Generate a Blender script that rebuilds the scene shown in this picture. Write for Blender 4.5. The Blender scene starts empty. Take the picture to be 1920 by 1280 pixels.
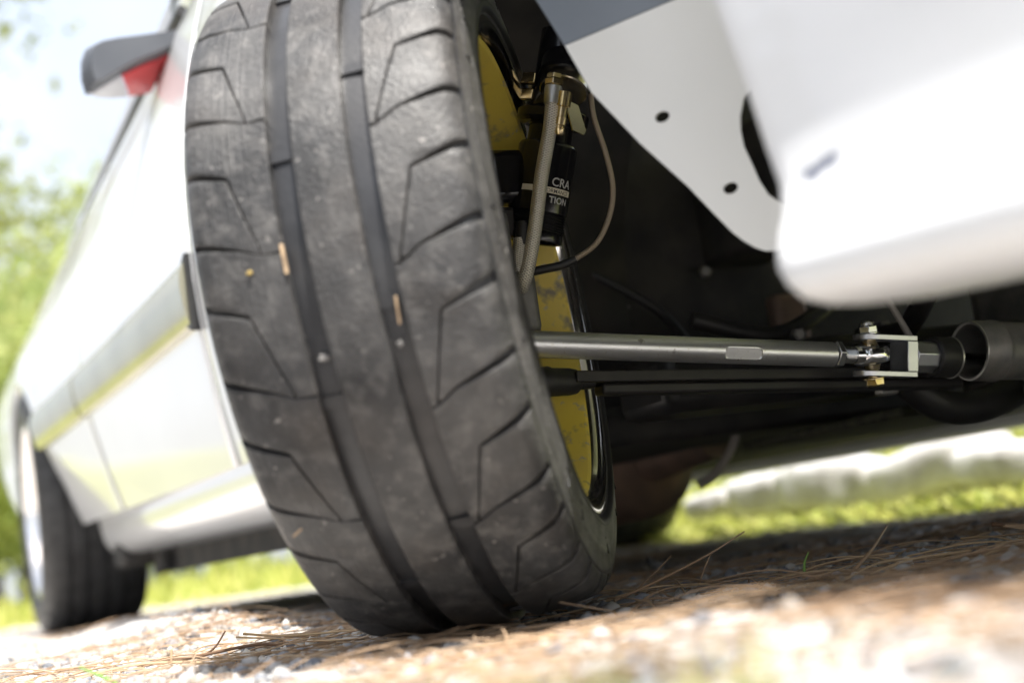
import bpy, bmesh, math, random
import numpy as np
from mathutils import Vector, Matrix

random.seed(11)
rng = np.random.default_rng(11)
sc = bpy.context.scene
R = math.radians

# ------------------------------------------------------------------ camera
CAM_H, PITCH, ROLL = 0.0721, R(7.776), R(8.109)
cam_d = bpy.data.cameras.new('camera')
cam = bpy.data.objects.new('camera', cam_d)
sc.collection.objects.link(cam)
Fv = Vector((0, math.cos(PITCH), math.sin(PITCH)))
Uv = Vector((0, -math.sin(PITCH), math.cos(PITCH)))
Xv = Vector((1, 0, 0))
Rc = math.cos(ROLL) * Xv - math.sin(ROLL) * Uv
Uc = math.sin(ROLL) * Xv + math.cos(ROLL) * Uv
m = Matrix((Rc, Uc, -Fv)).transposed().to_4x4()
m.translation = Vector((0, 0, CAM_H))
cam.matrix_world = m
cam_d.sensor_width = 36.0
cam_d.lens = 50.0
cam_d.clip_start = 0.02
cam_d.clip_end = 3000
cam_d.dof.use_dof = True
cam_d.dof.focus_distance = 1.34
cam_d.dof.aperture_fstop = 3.0
cam_d.dof.aperture_blades = 9
sc.camera = cam

# ------------------------------------------------------------------ light
SUN_EL, SUN_AZ = R(66), Vector((0.43, -0.90, 0)).normalized()
world = bpy.data.worlds.new('World')
sc.world = world
world.use_nodes = True
wt = world.node_tree
bg = wt.nodes['Background']
sky = wt.nodes.new('ShaderNodeTexSky')
sky.sky_type = 'NISHITA'
sky.sun_disc = False
sky.sun_elevation = SUN_EL
sky.sun_rotation = math.atan2(SUN_AZ.x, SUN_AZ.y)
sky.air_density = 1.0
sky.dust_density = 5.0
sky.ozone_density = 1.0
wtc = wt.nodes.new('ShaderNodeTexCoord'); wnz = wt.nodes.new('ShaderNodeTexNoise')
wnz.inputs['Scale'].default_value = 3.2; wnz.inputs['Detail'].default_value = 6
wt.links.new(wtc.outputs['Generated'], wnz.inputs['Vector'])
wmr = wt.nodes.new('ShaderNodeMapRange'); wmr.inputs['From Min'].default_value = .32; wmr.inputs['From Max'].default_value = .62
wmr.inputs['To Min'].default_value = .5; wmr.inputs['To Max'].default_value = .97
wt.links.new(wnz.outputs['Fac'], wmr.inputs['Value'])
wmx = wt.nodes.new('ShaderNodeMix'); wmx.data_type = 'RGBA'; wmx.inputs['B'].default_value = (2.7, 2.85, 3.1, 1)
wt.links.new(wmr.outputs['Result'], wmx.inputs['Factor']); wt.links.new(sky.outputs[0], wmx.inputs['A'])
wt.links.new(wmx.outputs['Result'], bg.inputs[0])
bg.inputs[1].default_value = 0.15
sun_d = bpy.data.lights.new('sun', 'SUN')
sun_d.energy = 4.0
sun_d.angle = R(0.53)
sun_d.color = (1.0, 0.965, 0.91)
sun = bpy.data.objects.new('sun', sun_d)
sc.collection.objects.link(sun)
sdir = (SUN_AZ * math.cos(SUN_EL) + Vector((0, 0, math.sin(SUN_EL)))).normalized()
sun.rotation_euler = sdir.to_track_quat('Z', 'Y').to_euler()
sun.location = (-3, -6, 9)
sc.view_settings.view_transform = 'Standard'
sc.view_settings.look = 'None'
sc.view_settings.gamma = 1.0
sc.view_settings.exposure = 1.45
sc.view_settings.use_curve_mapping = False
sc.cycles.max_bounces = 8
sc.cycles.use_denoising = True

# ------------------------------------------------------------------ helpers
def link(o):
    sc.collection.objects.link(o)
    return o

def tag(o, label=None, cat=None, group=None, kind=None):
    if label: o['label'] = label
    if cat: o['category'] = cat
    if group: o['group'] = group
    if kind: o['kind'] = kind
    return o

def empty(name, parent=None, loc=(0, 0, 0)):
    o = bpy.data.objects.new(name, None)
    o.empty_display_size = 0.05
    link(o)
    o.location = loc
    if parent: o.parent = parent
    return o

def frame(d, hint=Vector((0, 0, 1))):
    d = Vector(d).normalized()
    if abs(d.dot(hint)) > 0.96: hint = Vector((1, 0, 0))
    a = hint.cross(d).normalized()
    return d, a, d.cross(a).normalized()

def smooth_path(pts, n=40):
    pts = [Vector(p) for p in pts]
    out = []
    P = [2 * pts[0] - pts[1]] + pts + [2 * pts[-1] - pts[-2]]
    per = max(2, n // (len(pts) - 1))
    for i in range(1, len(P) - 2):
        for k in range(per):
            t = k / per
            p0, p1, p2, p3 = P[i - 1], P[i], P[i + 1], P[i + 2]
            out.append(0.5 * ((2 * p1) + (p2 - p0) * t + (2 * p0 - 5 * p1 + 4 * p2 - p3) * t * t + (3 * p1 - p0 - 3 * p2 + p3) * t ** 3))
    out.append(pts[-1])
    return out

class MB:
    def __init__(s): s.v, s.f, s.uv = [], [], {}
    def add(s, vs, fs):
        b = len(s.v)
        s.v += [tuple(v) for v in vs]
        s.f += [tuple(i + b for i in f) for f in fs]
        return b
    def box(s, c, size, ax=None):
        c = Vector(c)
        if ax is None: ax = (Vector((1, 0, 0)), Vector((0, 1, 0)), Vector((0, 0, 1)))
        vs = [c + ax[0] * (i * size[0] / 2) + ax[1] * (j * size[1] / 2) + ax[2] * (k * size[2] / 2)
              for i in (-1, 1) for j in (-1, 1) for k in (-1, 1)]
        s.add(vs, [(0, 1, 3, 2), (4, 6, 7, 5), (0, 4, 5, 1), (2, 3, 7, 6), (0, 2, 6, 4), (1, 5, 7, 3)])
    def tube(s, pts, r, n=16, caps=True, uvscale=None):
        pts = [Vector(p) for p in pts]
        rs = r if hasattr(r, '__len__') else [r] * len(pts)
        d, a, b = frame(pts[1] - pts[0])
        rings, base, L = [], len(s.v), 0
        for i, p in enumerate(pts):
            t = (pts[min(i + 1, len(pts) - 1)] - pts[max(i - 1, 0)]).normalized()
            a = (a - t * a.dot(t)).normalized()
            b = t.cross(a)
            s.v += [tuple(p + (a * math.cos(2 * math.pi * k / n) + b * math.sin(2 * math.pi * k / n)) * rs[i]) for k in range(n)]
        lens = [0]
        for i in range(1, len(pts)): lens.append(lens[-1] + (pts[i] - pts[i - 1]).length)
        for i in range(len(pts) - 1):
            for k in range(n):
                k2 = (k + 1) % n
                f = (base + i * n + k, base + i * n + k2, base + (i + 1) * n + k2, base + (i + 1) * n + k)
                if uvscale:
                    s.uv[len(s.f)] = [(k / n, lens[i]), ((k + 1) / n, lens[i]), ((k + 1) / n, lens[i + 1]), (k / n, lens[i + 1])]
                s.f.append(f)
        if caps:
            s.f.append(tuple(base + k for k in reversed(range(n))))
            s.f.append(tuple(base + (len(pts) - 1) * n + k for k in range(n)))
    def lathe(s, prof, o, d, n=48, a0=0, a1=2 * math.pi, closed=False):
        # prof: (along axis, radius)
        o = Vector(o); d, a, b = frame(d)
        full = abs(a1 - a0 - 2 * math.pi) < 1e-6
        m_ = n if full else n + 1
        base, np_ = len(s.v), len(prof)
        for k in range(m_):
            t = a0 + (a1 - a0) * k / n
            e = a * math.cos(t) + b * math.sin(t)
            s.v += [tuple(o + d * h + e * r) for h, r in prof]
        for k in range(n):
            k2 = (k + 1) % m_
            for i in range(np_ if closed else np_ - 1):
                j = (i + 1) % np_
                s.f.append((base + k * np_ + i, base + k2 * np_ + i, base + k2 * np_ + j, base + k * np_ + j))
    def prism(s, poly, o, u, w, d, depth):
        o, u, w, d = Vector(o), Vector(u), Vector(w), Vector(d)
        n = len(poly)
        vs = [o + u * x + w * y for x, y in poly] + [o + u * x + w * y + d * depth for x, y in poly]
        s.add(vs, [tuple(reversed(range(n))), tuple(range(n, 2 * n))] + [(i, (i + 1) % n, n + (i + 1) % n, n + i) for i in range(n)])
    def grid(s, rows):
        nr, nc = len(rows), len(rows[0])
        b = len(s.v)
        for r in rows: s.v += [tuple(p) for p in r]
        for i in range(nr - 1):
            for j in range(nc - 1):
                s.f.append((b + i * nc + j, b + i * nc + j + 1, b + (i + 1) * nc + j + 1, b + (i + 1) * nc + j))
    def mesh(s, name, mat, smooth=True, angle=35):
        me = bpy.data.meshes.new(name)
        me.from_pydata(s.v, [], s.f)
        if s.uv:
            ul = me.uv_layers.new(name='uv')
            for p in me.polygons:
                q = s.uv.get(p.index)
                if q:
                    for li, uvc in zip(p.loop_indices, q): ul.data[li].uv = uvc
        bm = bmesh.new(); bm.from_mesh(me)
        bmesh.ops.recalc_face_normals(bm, faces=bm.faces)
        bm.to_mesh(me); bm.free()
        if smooth:
            me.shade_smooth(); me.set_sharp_from_angle(angle=R(angle))
        me.materials.append(mat)
        return me
    def build(s, name, mat, parent=None, smooth=True, angle=35, bevel=0, solid=0, subd=0):
        o = bpy.data.objects.new(name, s.mesh(name, mat, smooth, angle))
        link(o)
        if parent: o.parent = parent
        if solid:
            md = o.modifiers.new('solid', 'SOLIDIFY'); md.thickness = solid; md.offset = 0
        if bevel:
            md = o.modifiers.new('bevel', 'BEVEL'); md.width = bevel; md.segments = 2; md.limit_method = 'ANGLE'; md.angle_limit = R(40)
            md.harden_normals = False
        if subd:
            md = o.modifiers.new('sub', 'SUBSURF'); md.levels = subd; md.render_levels = subd
        return o

# ------------------------------------------------------------------ materials
def mat(name, c1, c2=None, scale=20, rough=.5, rough2=None, metal=0, bump=0, bscale=None, coat=0, ramp=(.35, .65), detail=6, coords='Object', spec=.5):
    M = bpy.data.materials.new(name); M.use_nodes = True
    nt = M.node_tree; N = nt.nodes; L = nt.links
    p = N['Principled BSDF']
    p.inputs['Base Color'].default_value = (*c1, 1)
    p.inputs['Roughness'].default_value = rough
    p.inputs['Metallic'].default_value = metal
    p.inputs['Specular IOR Level'].default_value = spec
    if coat:
        p.inputs['Coat Weight'].default_value = coat; p.inputs['Coat Roughness'].default_value = .06
    tc = N.new('ShaderNodeTexCoord')
    if c2 is not None:
        nz = N.new('ShaderNodeTexNoise'); nz.inputs['Scale'].default_value = scale; nz.inputs['Detail'].default_value = detail
        L.new(tc.outputs[coords], nz.inputs['Vector'])
        rp = N.new('ShaderNodeValToRGB')
        rp.color_ramp.elements[0].position, rp.color_ramp.elements[1].position = ramp
        rp.color_ramp.elements[0].color = (*c1, 1); rp.color_ramp.elements[1].color = (*c2, 1)
        L.new(nz.outputs['Fac'], rp.inputs['Fac'])
        L.new(rp.outputs['Color'], p.inputs['Base Color'])
        if rough2 is not None:
            mr = N.new('ShaderNodeMapRange'); mr.inputs['To Min'].default_value = rough; mr.inputs['To Max'].default_value = rough2
            mr.inputs['From Min'].default_value = ramp[0]; mr.inputs['From Max'].default_value = ramp[1]
            L.new(nz.outputs['Fac'], mr.inputs['Value']); L.new(mr.outputs['Result'], p.inputs['Roughness'])
    if bump:
        nb = N.new('ShaderNodeTexNoise'); nb.inputs['Scale'].default_value = bscale or scale * 3; nb.inputs['Detail'].default_value = 8
        L.new(tc.outputs[coords], nb.inputs['Vector'])
        bp = N.new('ShaderNodeBump'); bp.inputs['Strength'].default_value = bump; bp.inputs['Distance'].default_value = .002
        L.new(nb.outputs['Fac'], bp.inputs['Height']); L.new(bp.outputs['Normal'], p.inputs['Normal'])
    return M

def layer(M, col, scale, ramp, seedoff=0, mask=1.0, rough=None):
    """mix one more noise-masked colour (dust, chips, stains) into a material"""
    nt = M.node_tree; N = nt.nodes; L = nt.links; p = N['Principled BSDF']
    tc = N.new('ShaderNodeTexCoord'); mp = N.new('ShaderNodeMapping'); mp.inputs['Location'].default_value = (seedoff, seedoff * 1.7, 3)
    nz = N.new('ShaderNodeTexNoise'); nz.inputs['Scale'].default_value = scale; nz.inputs['Detail'].default_value = 5
    L.new(tc.outputs['Object'], mp.inputs['Vector']); L.new(mp.outputs['Vector'], nz.inputs['Vector'])
    mr = N.new('ShaderNodeMapRange'); mr.inputs['From Min'].default_value, mr.inputs['From Max'].default_value = ramp
    mr.inputs['To Max'].default_value = mask
    L.new(nz.outputs['Fac'], mr.inputs['Value'])
    mx = N.new('ShaderNodeMix'); mx.data_type = 'RGBA'; mx.inputs['B'].default_value = (*col, 1)
    old = p.inputs['Base Color'].links
    if old: L.new(old[0].from_socket, mx.inputs['A'])
    else: mx.inputs['A'].default_value = p.inputs['Base Color'].default_value
    L.new(mr.outputs['Result'], mx.inputs['Factor']); L.new(mx.outputs['Result'], p.inputs['Base Color'])
    return M

M = {}
M['paint'] = mat('white car paint', (.78, .79, .80), (.74, .75, .76), scale=3, rough=.32, coat=.9)
M['bumper'] = mat('white bumper paint', (.80, .81, .82), (.77, .78, .79), scale=5, rough=.38, coat=.5)
M['flange'] = mat('grey primer', (.17, .20, .24), (.20, .23, .27), scale=8, rough=.55)
M['plate'] = mat('white bracket paint', (.81, .82, .80), (.78, .79, .77), scale=6, rough=.45)
M['trim'] = mat('silver grey moulding', (.44, .42, .31), (.36, .34, .25), scale=9, rough=.2, metal=.75)
M['black'] = mat('black plastic', (.012, .012, .013), (.02, .02, .02), scale=30, rough=.5, bump=.1)
M['underseal'] = mat('black underseal', (.018, .018, .019), (.05, .045, .04), scale=14, rough=.75, bump=.3, bscale=60)
M['satin'] = mat('satin black steel', (.016, .016, .017), (.03, .028, .027), scale=25, rough=.42, bump=.08, bscale=300)
M['gloss'] = mat('gloss black anodised', (.008, .008, .010), None, rough=.18)
M['mirror'] = mat('grey mirror housing', (.06, .065, .075), (.08, .085, .095), scale=12, rough=.35)
M['red'] = mat('red decal', (.46, .035, .04), (.40, .03, .035), scale=12, rough=.35)  # red over the inner part of the mirror's lower face
M['under_grey'] = mat('pale grey decal', (.45, .45, .47), None, rough=.4)  # pale grey over the outer part of the mirror's lower face
M['frame'] = mat('pale grey window frame', (.50, .51, .53), (.44, .45, .47), scale=5, rough=.35)
M['glass'] = mat('side glass', (.30, .34, .36), None, rough=.05, spec=.8)
M['yellow'] = mat('worn yellow wheel paint', (.84, .67, .10), (.74, .58, .12), scale=16, rough=.45)
layer(M['yellow'], (.22, .20, .17), 34, (.56, .66), 4, .9)
layer(M['yellow'], (.42, .40, .36), 60, (.60, .66), 9, .8)
M['polish'] = mat('polished lip', (.82, .80, .78), None, rough=.12, metal=1)
M['steel'] = mat('brushed steel', (.80, .81, .83), (.70, .71, .73), scale=22, rough=.35, metal=.95)
layer(M['steel'], (.62, .60, .57), 260, (.62, .70), 2, .6)
layer(M['steel'], (.16, .14, .13), 70, (.68, .76), 7, .7)
M['zinc'] = mat('zinc plated steel', (.66, .68, .70), (.55, .57, .58), scale=60, rough=.27, metal=1, bump=.05, bscale=200)
M['alu'] = mat('machined aluminium', (.68, .70, .74), (.58, .60, .64), scale=40, rough=.36, metal=1)
M['chrome'] = mat('chrome', (.75, .76, .78), None, rough=.10, metal=1)
M['gold'] = mat('gold passivated steel', (.62, .48, .22), (.66, .55, .38), scale=70, rough=.25, metal=1)
M['nickel'] = mat('nickel plated disc', (.55, .51, .43), (.48, .44, .36), scale=15, rough=.22, metal=1)
M['casting'] = mat('cast iron housing', (.15, .15, .148), (.25, .24, .225), scale=35, rough=.5, metal=.5, bump=.3, bscale=120)
M['castrim'] = mat('machined housing edge', (.55, .55, .53), (.42, .42, .40), scale=50, rough=.36, metal=.9)
M['rust'] = mat('brown exhaust', (.30, .20, .15), (.12, .09, .075), scale=9, rough=.6, metal=.3)
M['cream'] = mat('cream print', (.62, .57, .45), None, rough=.5)
M['white_print'] = mat('white print', (.40, .40, .39), None, rough=.5)
M['cable'] = mat('grey cable sleeve', (.26, .24, .22), None, rough=.5)
M['dark_green'] = mat('olive mesh sheet', (.05, .055, .03), (.02, .02, .015), scale=60, rough=.8)
M['yellow_clip'] = mat('yellow clip', (.6, .55, .15), None, rough=.4)
M['skirt_far'] = mat('white sill paint', (.82, .82, .80), (.6, .56, .5), scale=6, rough=.25, ramp=(.55, .7), coat=.6)

def rubber(name, dust, base=(.018, .018, .019), streak=0, space=None, rg=(.58, .42)):
    Mt = mat(name, base, tuple(q + .022 for q in base), scale=26, rough=rg[0], rough2=rg[1], bump=.6, bscale=300, spec=.45)
    layer(Mt, (.12, .116, .112), 9, (.40, .78), 1, dust)
    layer(Mt, (.17, .163, .155), 70, (.48, .76), 14, dust * .7)
    layer(Mt, (.34, .32, .30), 150, (.66, .75), 5, dust)
    layer(Mt, (.40, .385, .37), 110, (.71, .77), 25, dust * .7)
    layer(Mt, (.075, .064, .055), 12, (.5, .75), 8, dust * .7)
    nt = Mt.node_tree; N = nt.nodes; L = nt.links; p = N['Principled BSDF']
    if streak:
        tc = N.new('ShaderNodeTexCoord'); sx = N.new('ShaderNodeSeparateXYZ'); L.new(tc.outputs['Object'], sx.inputs[0])
        nz = N.new('ShaderNodeTexNoise'); nz.noise_dimensions = '1D'; nz.inputs['Scale'].default_value = 420; nz.inputs['Detail'].default_value = 3
        L.new(sx.outputs[1], nz.inputs['W'])
        mr = N.new('ShaderNodeMapRange'); mr.inputs['From Min'].default_value = -.035; mr.inputs['From Max'].default_value = -.060; L.new(sx.outputs[1], mr.inputs['Value'])
        ml = N.new('ShaderNodeMath'); ml.operation = 'MULTIPLY'; L.new(nz.outputs['Fac'], ml.inputs[0]); L.new(mr.outputs['Result'], ml.inputs[1])
        bp = N.new('ShaderNodeBump'); bp.inputs['Strength'].default_value = streak; bp.inputs['Distance'].default_value = .0012
        L.new(ml.outputs[0], bp.inputs['Height'])
        old = p.inputs['Normal'].links[0].from_node; L.new(bp.outputs['Normal'], old.inputs['Normal'])
        m2 = N.new('ShaderNodeMapRange'); m2.inputs['From Min'].default_value = .25; m2.inputs['From Max'].default_value = .45; m2.inputs['To Min'].default_value = .35; m2.inputs['To Max'].default_value = 0
        L.new(ml.outputs[0], m2.inputs['Value'])
    if space:
        for nd in N:
            if nd.type == 'TEX_COORD': nd.object = space
    return Mt
WHEEL_SPACE = empty('front_wheel')
M['tread'] = rubber('dusty tread rubber', .80, streak=.9, space=WHEEL_SPACE)
M['carcass'] = rubber('tyre groove rubber', .08, (.016, .0165, .019), space=WHEEL_SPACE, rg=(.42, .30))
M['carcass'].node_tree.nodes['Principled BSDF'].inputs['Specular IOR Level'].default_value = .6
for nd in M['carcass'].node_tree.nodes:
    if nd.type == 'BUMP': nd.inputs['Strength'].default_value = .12
M['sidewall'] = rubber('dusty sidewall rubber', .85, (.045, .043, .042), space=WHEEL_SPACE)
M['sidewall'].node_tree.nodes['Principled BSDF'].inputs['Specular IOR Level'].default_value = .7
M['rear_rubber'] = rubber('rear tyre rubber', .12)

def braid(name, c1, c2, k=90):
    Mt = bpy.data.materials.new(name); Mt.use_nodes = True
    nt = Mt.node_tree; N = nt.nodes; L = nt.links; p = N['Principled BSDF']
    uv = N.new('ShaderNodeUVMap'); uv.uv_map = 'uv'
    sx = N.new('ShaderNodeSeparateXYZ'); L.new(uv.outputs[0], sx.inputs[0])
    def math_(op, a, b=None):
        n = N.new('ShaderNodeMath'); n.operation = op
        for i, x in enumerate((a, b)):
            if x is None: continue
            if isinstance(x, (int, float)): n.inputs[i].default_value = x
            else: L.new(x, n.inputs[i])
        return n.outputs[0]
    u = math_('MULTIPLY', sx.outputs[0], 2 * math.pi * 9)
    v = math_('MULTIPLY', sx.outputs[1], 2 * math.pi * 420)
    s1 = math_('SINE', math_('ADD', u, v)); s2 = math_('SINE', math_('SUBTRACT', u, v))
    h = math_('MAXIMUM', s1, s2)
    mr = N.new('ShaderNodeMapRange'); mr.inputs['From Min'].default_value = -.3; L.new(h, mr.inputs['Value'])
    mx = N.new('ShaderNodeMix'); mx.data_type = 'RGBA'; mx.inputs['A'].default_value = (*c1, 1); mx.inputs['B'].default_value = (*c2, 1)
    L.new(mr.outputs['Result'], mx.inputs['Factor']); L.new(mx.outputs['Result'], p.inputs['Base Color'])
    bp = N.new('ShaderNodeBump'); bp.inputs['Strength'].default_value = .6; bp.inputs['Distance'].default_value = .0006
    L.new(h, bp.inputs['Height']); L.new(bp.outputs['Normal'], p.inputs['Normal'])
    p.inputs['Metallic'].default_value = .75; p.inputs['Roughness'].default_value = .38
    return Mt
M['braid'] = braid('braided steel hose', (.40, .37, .33), (.82, .78, .70))
M['braid2'] = braid('thin braided line', (.20, .16, .12), (.60, .50, .38))

# ------------------------------------------------------------------ ground
HEAD = R(24.3)
def ground_height(x, y):
    return (.0035 * np.sin(x * 3.1 + 1.3) * np.cos(y * 2.3) + .0022 * np.sin(x * 9.7 + y * 4.1) * np.sin(y * 8.3 - 1)
            + .030 * np.exp(-(((x + .0677) * -math.cos(HEAD) + (y - 1.2487) * -math.sin(HEAD) - .07) / .085) ** 2)
            * np.clip((-((x + .0677) * math.sin(HEAD) - (y - 1.2487) * math.cos(HEAD)) - .36) / .3, 0, 1) * np.clip((((x + .0677) * math.sin(HEAD) - (y - 1.2487) * math.cos(HEAD)) + 2.0) / .4, 0, 1)
            + .013 * np.exp(-(((x + .0677) * -math.cos(HEAD) + (y - 1.2487) * -math.sin(HEAD) - .045) / .075) ** 2)
            * np.clip((((x + .0677) * math.sin(HEAD) - (y - 1.2487) * math.cos(HEAD)) - .24) / .22, 0, 1) * (1 + .25 * np.sin(x * 23) * np.sin(y * 19))
            + .0012 * np.sin(x * 31 + 2 * np.sin(y * 17)) * np.sin(y * 37 + 1.7 * np.sin(x * 23)))

def axis(lo, hi, step, far):
    a = list(np.arange(lo, hi + 1e-6, step))
    s, x = step, hi
    while x < far:
        s *= 1.35; x += s; a.append(x)
    s, x = step, lo
    while x > -far:
        s *= 1.35; x -= s; a.insert(0, x)
    return np.array(a)
gx, gy = axis(-1.1, 1.3, .009, 900), axis(.2, 2.9, .009, 900)
X, Y = np.meshgrid(gx, gy)
near = np.exp(-np.maximum(0, np.hypot(X, Y - 1.5) - 2.2) * 1.0)
Z = ground_height(X, Y) * near + rng.normal(0, .0011, X.shape) * near - .002
Z += np.clip((np.hypot(X, Y) - 9) / 60, 0, 1) * .25 * (np.abs(X) < 2000)
nx, ny = len(gx), len(gy)
V = np.stack([X, Y, Z], -1).reshape(-1, 3)
idx = np.arange(nx * ny).reshape(ny, nx)
Fq = np.stack([idx[:-1, :-1], idx[:-1, 1:], idx[1:, 1:], idx[1:, :-1]], -1).reshape(-1, 4)
def np_mesh(name, V, F, mat_):
    me = bpy.data.meshes.new(name)
    k = F.shape[1]
    me.vertices.add(len(V)); me.vertices.foreach_set('co', np.ascontiguousarray(V, dtype=np.float32).ravel())
    me.loops.add(F.size); me.loops.foreach_set('vertex_index', np.ascontiguousarray(F, dtype=np.int32).ravel())
    me.polygons.add(len(F)); me.polygons.foreach_set('loop_start', np.arange(0, F.size, k, dtype=np.int32))
    me.polygons.foreach_set('loop_total', np.full(len(F), k, dtype=np.int32))
    me.update(calc_edges=True); me.validate()
    me.materials.append(mat_)
    return me

def ground_mat():
    Mt = mat('gravel and needle litter', (.40, .39, .38), (.54, .525, .505), scale=55, rough=.9, bump=.6, bscale=160, detail=10)
    layer(Mt, (.42, .33, .26), 6, (.46, .66), 2, .5)
    layer(Mt, (.62, .59, .55), 120, (.60, .66), 6, .8)
    layer(Mt, (.10, .08, .06), 26, (.62, .72), 11, .7)
    nt = Mt.node_tree; N = nt.nodes; L = nt.links; p = N['Principled BSDF']
    # grass green beyond the gravel drive
    tc = N.new('ShaderNodeTexCoord'); sx = N.new('ShaderNodeSeparateXYZ'); L.new(tc.outputs['Object'], sx.inputs[0])
    nz = N.new('ShaderNodeTexNoise'); nz.inputs['Scale'].default_value = .8; L.new(tc.outputs['Object'], nz.inputs['Vector'])
    dt = N.new('ShaderNodeVectorMath'); dt.operation = 'DOT_PRODUCT'; dt.inputs[1].default_value = (math.cos(HEAD), math.sin(HEAD), 0)
    L.new(tc.outputs['Object'], dt.inputs[0])
    sh = N.new('ShaderNodeMath'); sh.operation = 'MULTIPLY_ADD'; sh.inputs[1].default_value = 2.5; sh.inputs[2].default_value = 5.6 - 2.5 * 1.95; L.new(dt.outputs['Value'], sh.inputs[0])
    mxm = N.new('ShaderNodeMath'); mxm.operation = 'MAXIMUM'; L.new(sx.outputs[1], mxm.inputs[0]); L.new(sh.outputs[0], mxm.inputs[1])
    ad = N.new('ShaderNodeMath'); ad.operation = 'ADD'; L.new(mxm.outputs[0], ad.inputs[0]); L.new(nz.outputs['Fac'], ad.inputs[1])
    mr = N.new('ShaderNodeMapRange'); mr.inputs['From Min'].default_value = 5.6; mr.inputs['From Max'].default_value = 6.2
    L.new(ad.outputs[0], mr.inputs['Value'])
    mx = N.new('ShaderNodeMix'); mx.data_type = 'RGBA'; mx.inputs['B'].default_value = (.34, .36, .12, 1)
    L.new(p.inputs['Base Color'].links[0].from_socket, mx.inputs['A'])
    L.new(mr.outputs['Result'], mx.inputs['Factor']); L.new(mx.outputs['Result'], p.inputs['Base Color'])
    return Mt
gme = np_mesh('ground', V, Fq, ground_mat())
gme.shade_smooth()
go = link(bpy.data.objects.new('ground', gme))
tag(go, 'gravel drive strewn with pine needles running out to a lawn', kind='structure')
def gz(x, y):
    n = math.exp(-max(0, math.hypot(x, y - 1.5) - 2.2))
    return float(ground_height(np.array(x), np.array(y))) * n - .002

# ------------------------------------------------------------------ car root (x forward, y towards the car's other side, z up)
HEAD = R(24.3)
car = empty('parked_car', loc=(-.0677, 1.2487, 0))
car.rotation_euler = (0, 0, math.atan2(-math.cos(HEAD), math.sin(HEAD)))
tag(car, 'white lowered car with yellow inner wheel barrel, front wheel turned out on gravel', 'car')

# ---- front wheel
PSI, CAM = R(-9.31), .0622
WC = .2967
fw = Vector((math.sin(PSI), -math.cos(PSI), 0)); ax0 = Vector((math.cos(PSI), math.sin(PSI), 0)); up = Vector((0, 0, 1))
axl = ax0 * math.cos(CAM) + up * math.sin(CAM); upw = up * math.cos(CAM) - ax0 * math.sin(CAM)
Mw = Matrix((fw, axl, upw)).transposed().to_4x4(); Mw.translation = Vector((-.0677, 1.2487, WC))
Mroot = Matrix.Translation(car.location) @ car.rotation_euler.to_matrix().to_4x4()
Ml = Mroot.inverted() @ Mw
wheel = WHEEL_SPACE; wheel.parent = car
wheel.location = Ml.to_translation(); wheel.rotation_euler = Ml.to_euler()
wheel['label'] = 'front wheel steered out with wide worn tread'

TR = .2962
SURF = [(0, 0), (.033, .0006), (.066, .003), (.085, .0062), (.096, .0095), (.1015, .0150), (.1045, .0205), (.1075, .0290), (.1090, .0380), (.1100, .0480)]
def rs(a):
    a = abs(a)
    for (a0, d0), (a1, d1) in zip(SURF, SURF[1:]):
        if a <= a1: return TR - (d0 + (d1 - d0) * (a - a0) / (a1 - a0))
    return TR - SURF[-1][1]
GD = .0095
half_old = [(0, TR - GD), (.030, TR - GD - .0006), (.06, TR - GD - .003), (.085, TR - GD - .007), (.096, TR - GD - .0105), (.1020, rs(.1045) - .004),
        (.1052, rs(.1052) - .0006), (.1062, rs(.1062)), (.1075, rs(.1075)), (.1090, TR - .038), (.1098, TR - .046), (.1092, TR - .0475), (.1094, TR - .052),
        (.1086, TR - .0533), (.1082, TR - .0575), (.1070, TR - .0588), (.1060, TR - .0625), (.1045, TR - .0637), (.1020, TR - .068), (.0990, TR - .0705), (.0975, .2235), (.0960, .2195)]
half = half_old[:9] + [(.1085, TR - .0375), (.1090, TR - .0385), (.1102, TR - .0445), (.1099, TR - .0462), (.1112, TR - .0505), (.1109, TR - .0522), (.1120, TR - .0560), (.1118, TR - .0575),
        (.1128, TR - .0615), (.1126, TR - .0632), (.1132, TR - .0665), (.1118, TR - .0705), (.1095, .2235), (.1080, .2195)]
KS = 8
inner_prof = half[:KS]
prof = [(-a, r) for a, r in reversed(inner_prof)] + inner_prof[1:]
mb = MB(); mb.lathe(prof, (0, 0, 0), (0, 1, 0), n=180)
tyre = mb.build('tyre', M['carcass'], wheel, angle=50)
for sg in (1, -1):
    mb = MB(); mb.lathe([(sg * a, r) for a, r in half[KS - 1:]], (0, 0, 0), (0, 1, 0), n=180)
    sw = mb.build('sidewall', M['sidewall'], wheel, angle=28)
    mb = MB(); mb.lathe([(sg * .1133, .2330), (sg * .1138, .2297), (sg * .1125, .2256), (sg * .1102, .2234)], (0, 0, 0), (0, 1, 0), n=120)
    mb.build('bead_flange', M['black'], wheel)
mk = MB(); mk.box((.2490, .1102, 0), (.0150, .0012, .0011)); mk.box((.2430, .1108, .004), (.0012, .0012, .008))
mkm = mk.mesh('mould_mark', M['black'])
for k in range(16):
    o = link(bpy.data.objects.new('mould_mark', mkm)); o.parent = wheel; o.rotation_euler = (0, -R(22.5 * k + 7 * math.sin(k * 2.1)), 0)

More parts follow.
